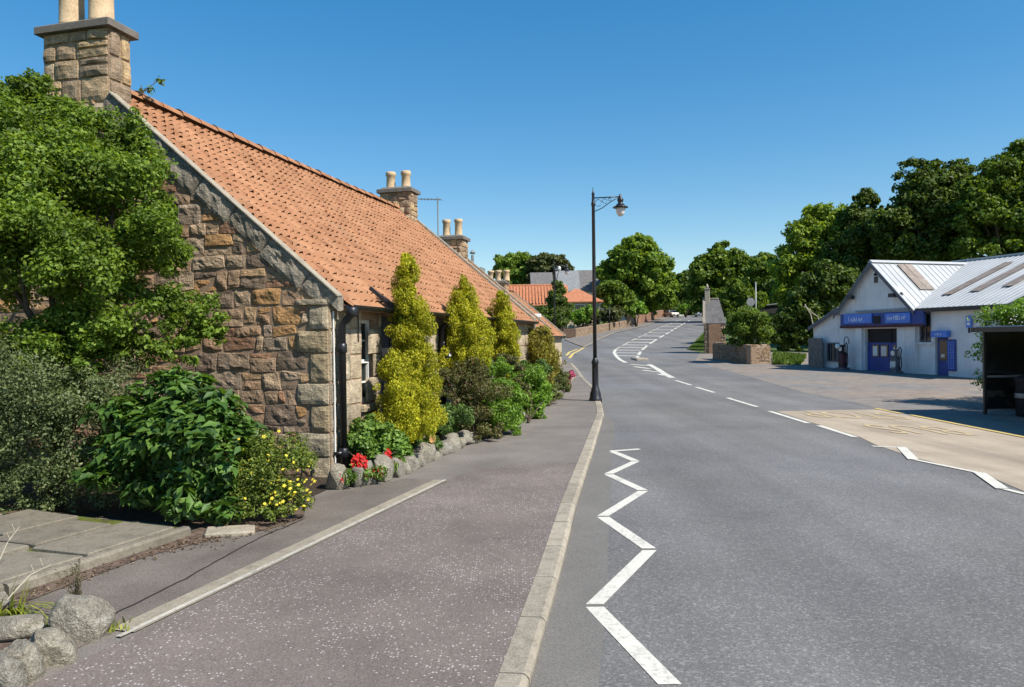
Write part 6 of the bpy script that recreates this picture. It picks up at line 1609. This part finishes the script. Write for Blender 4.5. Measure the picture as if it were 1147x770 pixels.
# narrow white house with sash window between the trees on the hill
P0 = pz_(728.5, 343, 140); zb = hgt(P0[0], 140); o = thing('house', 'narrow white house front with dark windows between the trees on the hill', 'house', (P0[0], 140, zb)); hh = 4.6 * 140 / F; t = pz_(727, 328.5, 140)[2] - zb
mb = MB(); mb.box(-hh, hh, 0, 5, -1, t); part('wall', mb, MT['edge'], o)  # white wall coloured concrete grey to stand for the shade of the trees
mb = MB(); gable_roof(mb, -hh, hh, 0, 5, t - .1, t + .25, .1); part('roof', mb, MT['slate'], o)
for z0_, z1_ in ((.55, .9), (.12, .42)):
    for a, b in ((-.75, -.05), (.1, .75)):
        f = MB(); f.box(a * hh - .05, b * hh + .05, -.05, -.01, z0_ * t + .0, z1_ * t + .0); wn = part('window', f, MT['frame'], o); g = MB(); g.box(a * hh + .05, b * hh - .05, -.062, -.052, z0_ * t + .1, z1_ * t - .1); part('pane', g, MT['glass'], wn)

# ------------------------------------------------------------------ cars on the brow
def car(label, loc, rotz, m, est=False):
    o = thing('parked_car', label, 'car', loc, rotz, 'cars on the brow of the hill'); mb = MB(); W = .86
    sid = [(-2.05, .32), (-2.1, .62), (-2.0, .84), (-1.05, .93), (1.45, .95), (2.02, .86), (2.08, .5), (2.0, .3)]
    mb.prism([(-W, y, z) for y, z in sid], (2 * W, 0, 0)); part('body', mb, m, o)
    cb_ = [(-1.05, .932), (-.45, 1.42), (1.0, 1.45), (1.55, 1.1), (1.65, .952)]; W2_ = .74
    mb = MB(); n = len(cb_); mb.add([(-W + .02, y, z) if z < 1 else (-W2_, y, z) for y, z in cb_] + [(W - .02, y, z) if z < 1 else (W2_, y, z) for y, z in cb_], [tuple(range(n)), tuple(range(2 * n - 1, n - 1, -1))] + [(i, n + i, n + i + 1, i + 1) for i in range(n - 1)]); part('cabin', mb, m, o)
    mb = MB(); mb.add([(-.74, -1.0, .99), (.74, -1.0, .99), (.62, -.5, 1.385), (-.62, -.5, 1.385)], [(0, 1, 2, 3)]); mb.v = [(x, y - .03, z + .012) for x, y, z in mb.v]; part('windscreen', mb, MT['glass'], o)
    for s in (-1, 1):
        mb = MB(); mb.add([(s * .85, -.8, 1.0), (s * .85, 1.35, 1.0), (s * .765, .95, 1.37), (s * .765, -.45, 1.36)], [(0, 1, 2, 3)]); part('side_window', mb, MT['glass'], o)
        mb = MB(); mb.bbox(s * .62 - .18, s * .62 + .18, -2.1, -2.06, .62, .76, .01); part('headlight', mb, MT['milk'], o)
        for y in (-1.3, 1.25):
            mb = MB(); mb.lathe([(.1, -.1), (.3, -.1), (.32, -.06), (.32, .06), (.3, .1), (.1, .1)], (0, 0, 0), 16); mb.v = [(z + s * .8, x + y, q + .32) for x, q, z in mb.v]; w_ = part('wheel', mb, MT['dark'], o)
            mb = MB(); mb.lathe([(.02, -.005), (.19, -.004), (.19, .004), (.02, .005)], (0, 0, 0), 12); mb.v = [(z + s * .905, x + y, q + .32) for x, q, z in mb.v]; part('rim', mb, MT['alu'], w_)
    mb = MB(); mb.box(-.5, .5, -2.115, -2.09, .42, .56); part('grille', mb, MT['dark'], o)
    mb = MB(); mb.box(-.26, .26, -2.13, -2.118, .43, .54); part('number_plate', mb, MT['frame'], o)
    return o
c1 = G(752, 355.6); car('beige car parked at the left kerb on the brow of the hill', (c1[0], c1[1], hgt(c1[0], c1[1]) + .02), R(14), plain('beige_car_paint', (.38, .31, .24), .35, .5, .08, 2))
c2 = G(784, 355.2); car('pale blue car on the brow of the hill next to the stone hut', (c2[0], c2[1], hgt(c2[0], c2[1]) + .02), R(-8), plain('pale_blue_car_paint', (.22, .30, .38), .35, .5, .08, 2))

# ------------------------------------------------------------------ trees
def tree(label, px, d, blobs, n, size, leaf, seed, per=34, frac=.33, r0=.22, name='tree', tipn=6, squash=.8, low=-1, **kw):
    b = D(px, 360, d); zb = hgt(b[0], b[1]); o = thing(name, label, 'tree', (b[0], b[1], zb), 0, 'trees round the road')
    main = [px_blob(q[0], q[1], q[2], d + (q[4] if len(q) > 4 else 0), q[3] if len(q) > 3 else 1, .9, q[5] if len(q) > 5 else 1) for q in blobs]
    cl_ = clumps(main, per, frac, seed, squash, .3); trunk_mesh(o, (b[0], b[1], zb), [m_[:3] for m_ in main], r0, seed, .5)
    leaf_mesh('crown', cl_, n, size, LF[leaf], o, seed + 7, aspect=.7, outward=.55, upb=.35, shell=(.45, 1.1), jit=.8, low=low, **kw); return o
tree('bright rounded tree behind the cottages chimneys, left of the olive tree', 577, 150, [(570, 300, 16, .9), (585, 296, 14, .9), (577, 312, 20, .8), (562, 306, 9, 1)], 14025, 0.702, 't_bright', 401)
tree('olive brown tree behind the dark slate roof', 612, 146, [(612, 295, 14, .95), (600, 300, 12, 1), (626, 297, 11, .9), (632, 305, 9, 1), (612, 312, 20, .7)], 15300, 0.594, 't_olive', 402)
tree('great domed sunny tree in the middle at the bend of the road', 715, 134, [(712, 290, 26, .9), (692, 300, 19, .9), (736, 303, 21, .95), (712, 318, 30, .8), (735, 328, 22, .8), (748, 320, 12, 1.2), (676, 306, 10, .9), (706, 335, 20, .7), (725, 340, 20, .6), (740, 338, 16, .8), (690, 325, 20, .8), (718, 272, 18, .6)], 38250, 0.67, 't_bright', 403, per=38, frac=.3, r0=.4)
tree('dark tree on the brow between the domed tree and the hut', 768, 175, [(764, 316, 12, 1.1), (768, 332, 18, 1), (757, 335, 12, 1.2), (780, 340, 16, 1)], 15300, 0.756, 't_dark', 404)
tree('broad green tree behind the slate roofed hut', 808, 120, [(812, 290, 19, .85), (795, 305, 22, .9), (828, 300, 20, .9), (812, 322, 30, .9), (786, 328, 16, 1), (842, 315, 18, .9), (800, 345, 22, .6), (826, 343, 18, .8), (840, 335, 16, .9), (812, 350, 18, .7)], 33150, 0.594, 't_mid', 405, per=36, frac=.31, r0=.4)
tree('low dark tree right behind the planter bush', 830, 58, [(822, 330, 12, 1.2), (812, 345, 12, 1), (840, 340, 15, 1)], 12750, 0.281, 't_mid', 406)
tree('green tree between the hut tree and the tall right-hand wood', 858, 105, [(855, 300, 16, .9), (868, 312, 18, .9), (848, 322, 18, 1), (866, 338, 22, .9), (850, 355, 20, .8), (870, 365, 18, .8), (835, 355, 14, .9)], 20400, 0.54, 't_mid', 407)
tree('loose sunny tree at the left edge of the tall right-hand wood', 905, 62, [(918, 243, 20, .8), (934, 246, 18, .9), (900, 258, 18, .9), (905, 272, 24, .9), (930, 268, 26, .9), (945, 262, 20, 1), (893, 300, 24, 1), (915, 305, 30, .9), (888, 335, 22, 1), (925, 335, 30, .8)], 38250, 0.27, 't_light', 408, per=36, frac=.31)
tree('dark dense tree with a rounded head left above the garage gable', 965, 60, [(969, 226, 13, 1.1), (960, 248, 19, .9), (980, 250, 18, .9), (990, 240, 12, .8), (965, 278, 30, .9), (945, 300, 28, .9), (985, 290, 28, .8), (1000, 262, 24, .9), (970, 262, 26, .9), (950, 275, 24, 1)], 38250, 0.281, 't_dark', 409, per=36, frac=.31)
tree('tall spreading pine-like tree above the garage ridge', 1045, 56, [(1022, 185, 10, .7, 0, 1.6), (1045, 188, 12, .7, 0, 1.6), (1072, 185, 9, .7, 0, 1.6), (1010, 197, 8, .6, 0, 1.7), (1040, 208, 26, .8), (1070, 205, 24, .8), (1030, 215, 24, .9), (1085, 225, 26, .9), (1095, 245, 24, 1), (1040, 245, 34, .9), (1075, 250, 34, .9), (1000, 250, 24, .9), (1030, 285, 34, .7), (1065, 290, 34, .6), (1020, 230, 24, .8), (1060, 232, 30, .8), (1040, 262, 36, .7), (1010, 275, 26, .8), (1075, 270, 30, .8)], 51000, 0.27, 't_dark', 410, per=34, frac=.33)
tree('leafy tree at the right edge of the picture above the shelter', 1125, 52, [(1120, 190, 18, .8), (1145, 175, 18, 1), (1100, 212, 22, .8), (1135, 215, 28, .9), (1165, 195, 26, 1), (1110, 250, 30, .9), (1150, 250, 34, .9), (1095, 235, 22, 1), (1125, 245, 34, .8), (1105, 280, 34, .6), (1145, 285, 36, .6), (1130, 195, 22, .9), (1110, 190, 12, .8), (1185, 240, 34, 1)], 43350, 0.259, 't_mid', 411, per=36, frac=.33)
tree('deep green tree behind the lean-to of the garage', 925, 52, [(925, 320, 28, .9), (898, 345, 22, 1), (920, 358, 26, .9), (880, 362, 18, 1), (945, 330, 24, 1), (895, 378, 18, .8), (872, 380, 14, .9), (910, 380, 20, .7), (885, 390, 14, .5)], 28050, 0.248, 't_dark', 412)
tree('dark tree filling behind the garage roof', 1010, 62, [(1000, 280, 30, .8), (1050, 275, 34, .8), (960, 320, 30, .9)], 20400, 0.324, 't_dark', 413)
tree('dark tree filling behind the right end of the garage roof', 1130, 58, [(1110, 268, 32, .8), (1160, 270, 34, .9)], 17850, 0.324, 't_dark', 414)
bush('pale green bush on the brow beneath the dark trees', 768, 354, [(766, 345, 6, .7), (774, 342, 5, .7), (762, 349, 5, .7)], 152, 900, .5, 'bright', 416)
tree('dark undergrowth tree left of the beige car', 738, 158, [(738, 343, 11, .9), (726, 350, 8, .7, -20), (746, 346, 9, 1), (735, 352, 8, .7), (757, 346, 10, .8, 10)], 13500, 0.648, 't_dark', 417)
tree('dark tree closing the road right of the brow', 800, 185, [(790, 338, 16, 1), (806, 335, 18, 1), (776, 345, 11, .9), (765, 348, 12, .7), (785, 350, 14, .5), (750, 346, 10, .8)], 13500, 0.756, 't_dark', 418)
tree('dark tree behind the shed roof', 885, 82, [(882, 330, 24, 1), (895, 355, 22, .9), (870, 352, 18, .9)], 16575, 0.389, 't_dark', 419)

# ------------------------------------------------------------------ camera, sun, sky
cam = bpy.data.cameras.new('camera'); co = bpy.data.objects.new('camera', cam); COL.objects.link(co)
cam.sensor_width = 36; cam.sensor_fit = 'HORIZONTAL'; cam.lens = 36 * F / 1147; cam.clip_end = 4000; cam.clip_start = .05
M = Matrix(((rt[0], up[0], -fw[0], 0), (rt[1], up[1], -fw[1], 0), (rt[2], up[2], -fw[2], HC), (0, 0, 0, 1)))
co.matrix_world = M; SC.camera = co
SEL, SAZ = R(47), R(34)         # height of the sun; how far it stands behind the right hand
sd = Vector((math.cos(SEL) * math.cos(SAZ), -math.cos(SEL) * math.sin(SAZ), math.sin(SEL)))
sl = bpy.data.lights.new('sun', 'SUN'); sl.energy = 4.9; sl.angle = R(.53); sl.color = (1, .925, .82)
so = bpy.data.objects.new('sun', sl); COL.objects.link(so); so.rotation_euler = sd.to_track_quat('Z', 'Y').to_euler()
w = bpy.data.worlds.new('World'); SC.world = w; w.use_nodes = True; nt = w.node_tree; bg = nt.nodes['Background']
sky = nt.nodes.new('ShaderNodeTexSky'); sky.sky_type = 'NISHITA'; sky.sun_disc = False; sky.sun_elevation = SEL; sky.sun_rotation = math.atan2(sd.x, sd.y)
sky.air_density = 1.0; sky.dust_density = .1; sky.ozone_density = 1.2; sky.altitude = 50
hs = nt.nodes.new('ShaderNodeHueSaturation'); hs.inputs['Saturation'].default_value = 1.74; hs.inputs['Hue'].default_value = .499; gm = nt.nodes.new('ShaderNodeGamma'); gm.inputs['Gamma'].default_value = .72; nt.links.new(sky.outputs[0], gm.inputs[0]); nt.links.new(gm.outputs[0], hs.inputs['Color']); nt.links.new(hs.outputs[0], bg.inputs[0]); bg.inputs[1].default_value = .15
SC.view_settings.view_transform = 'Standard'; SC.view_settings.look = 'None'; SC.view_settings.exposure = .65; SC.view_settings.gamma = 1; SC.view_settings.use_curve_mapping = False
SC.cycles.use_denoising = True
SC.cycles.max_bounces = 6; SC.cycles.transparent_max_bounces = 8
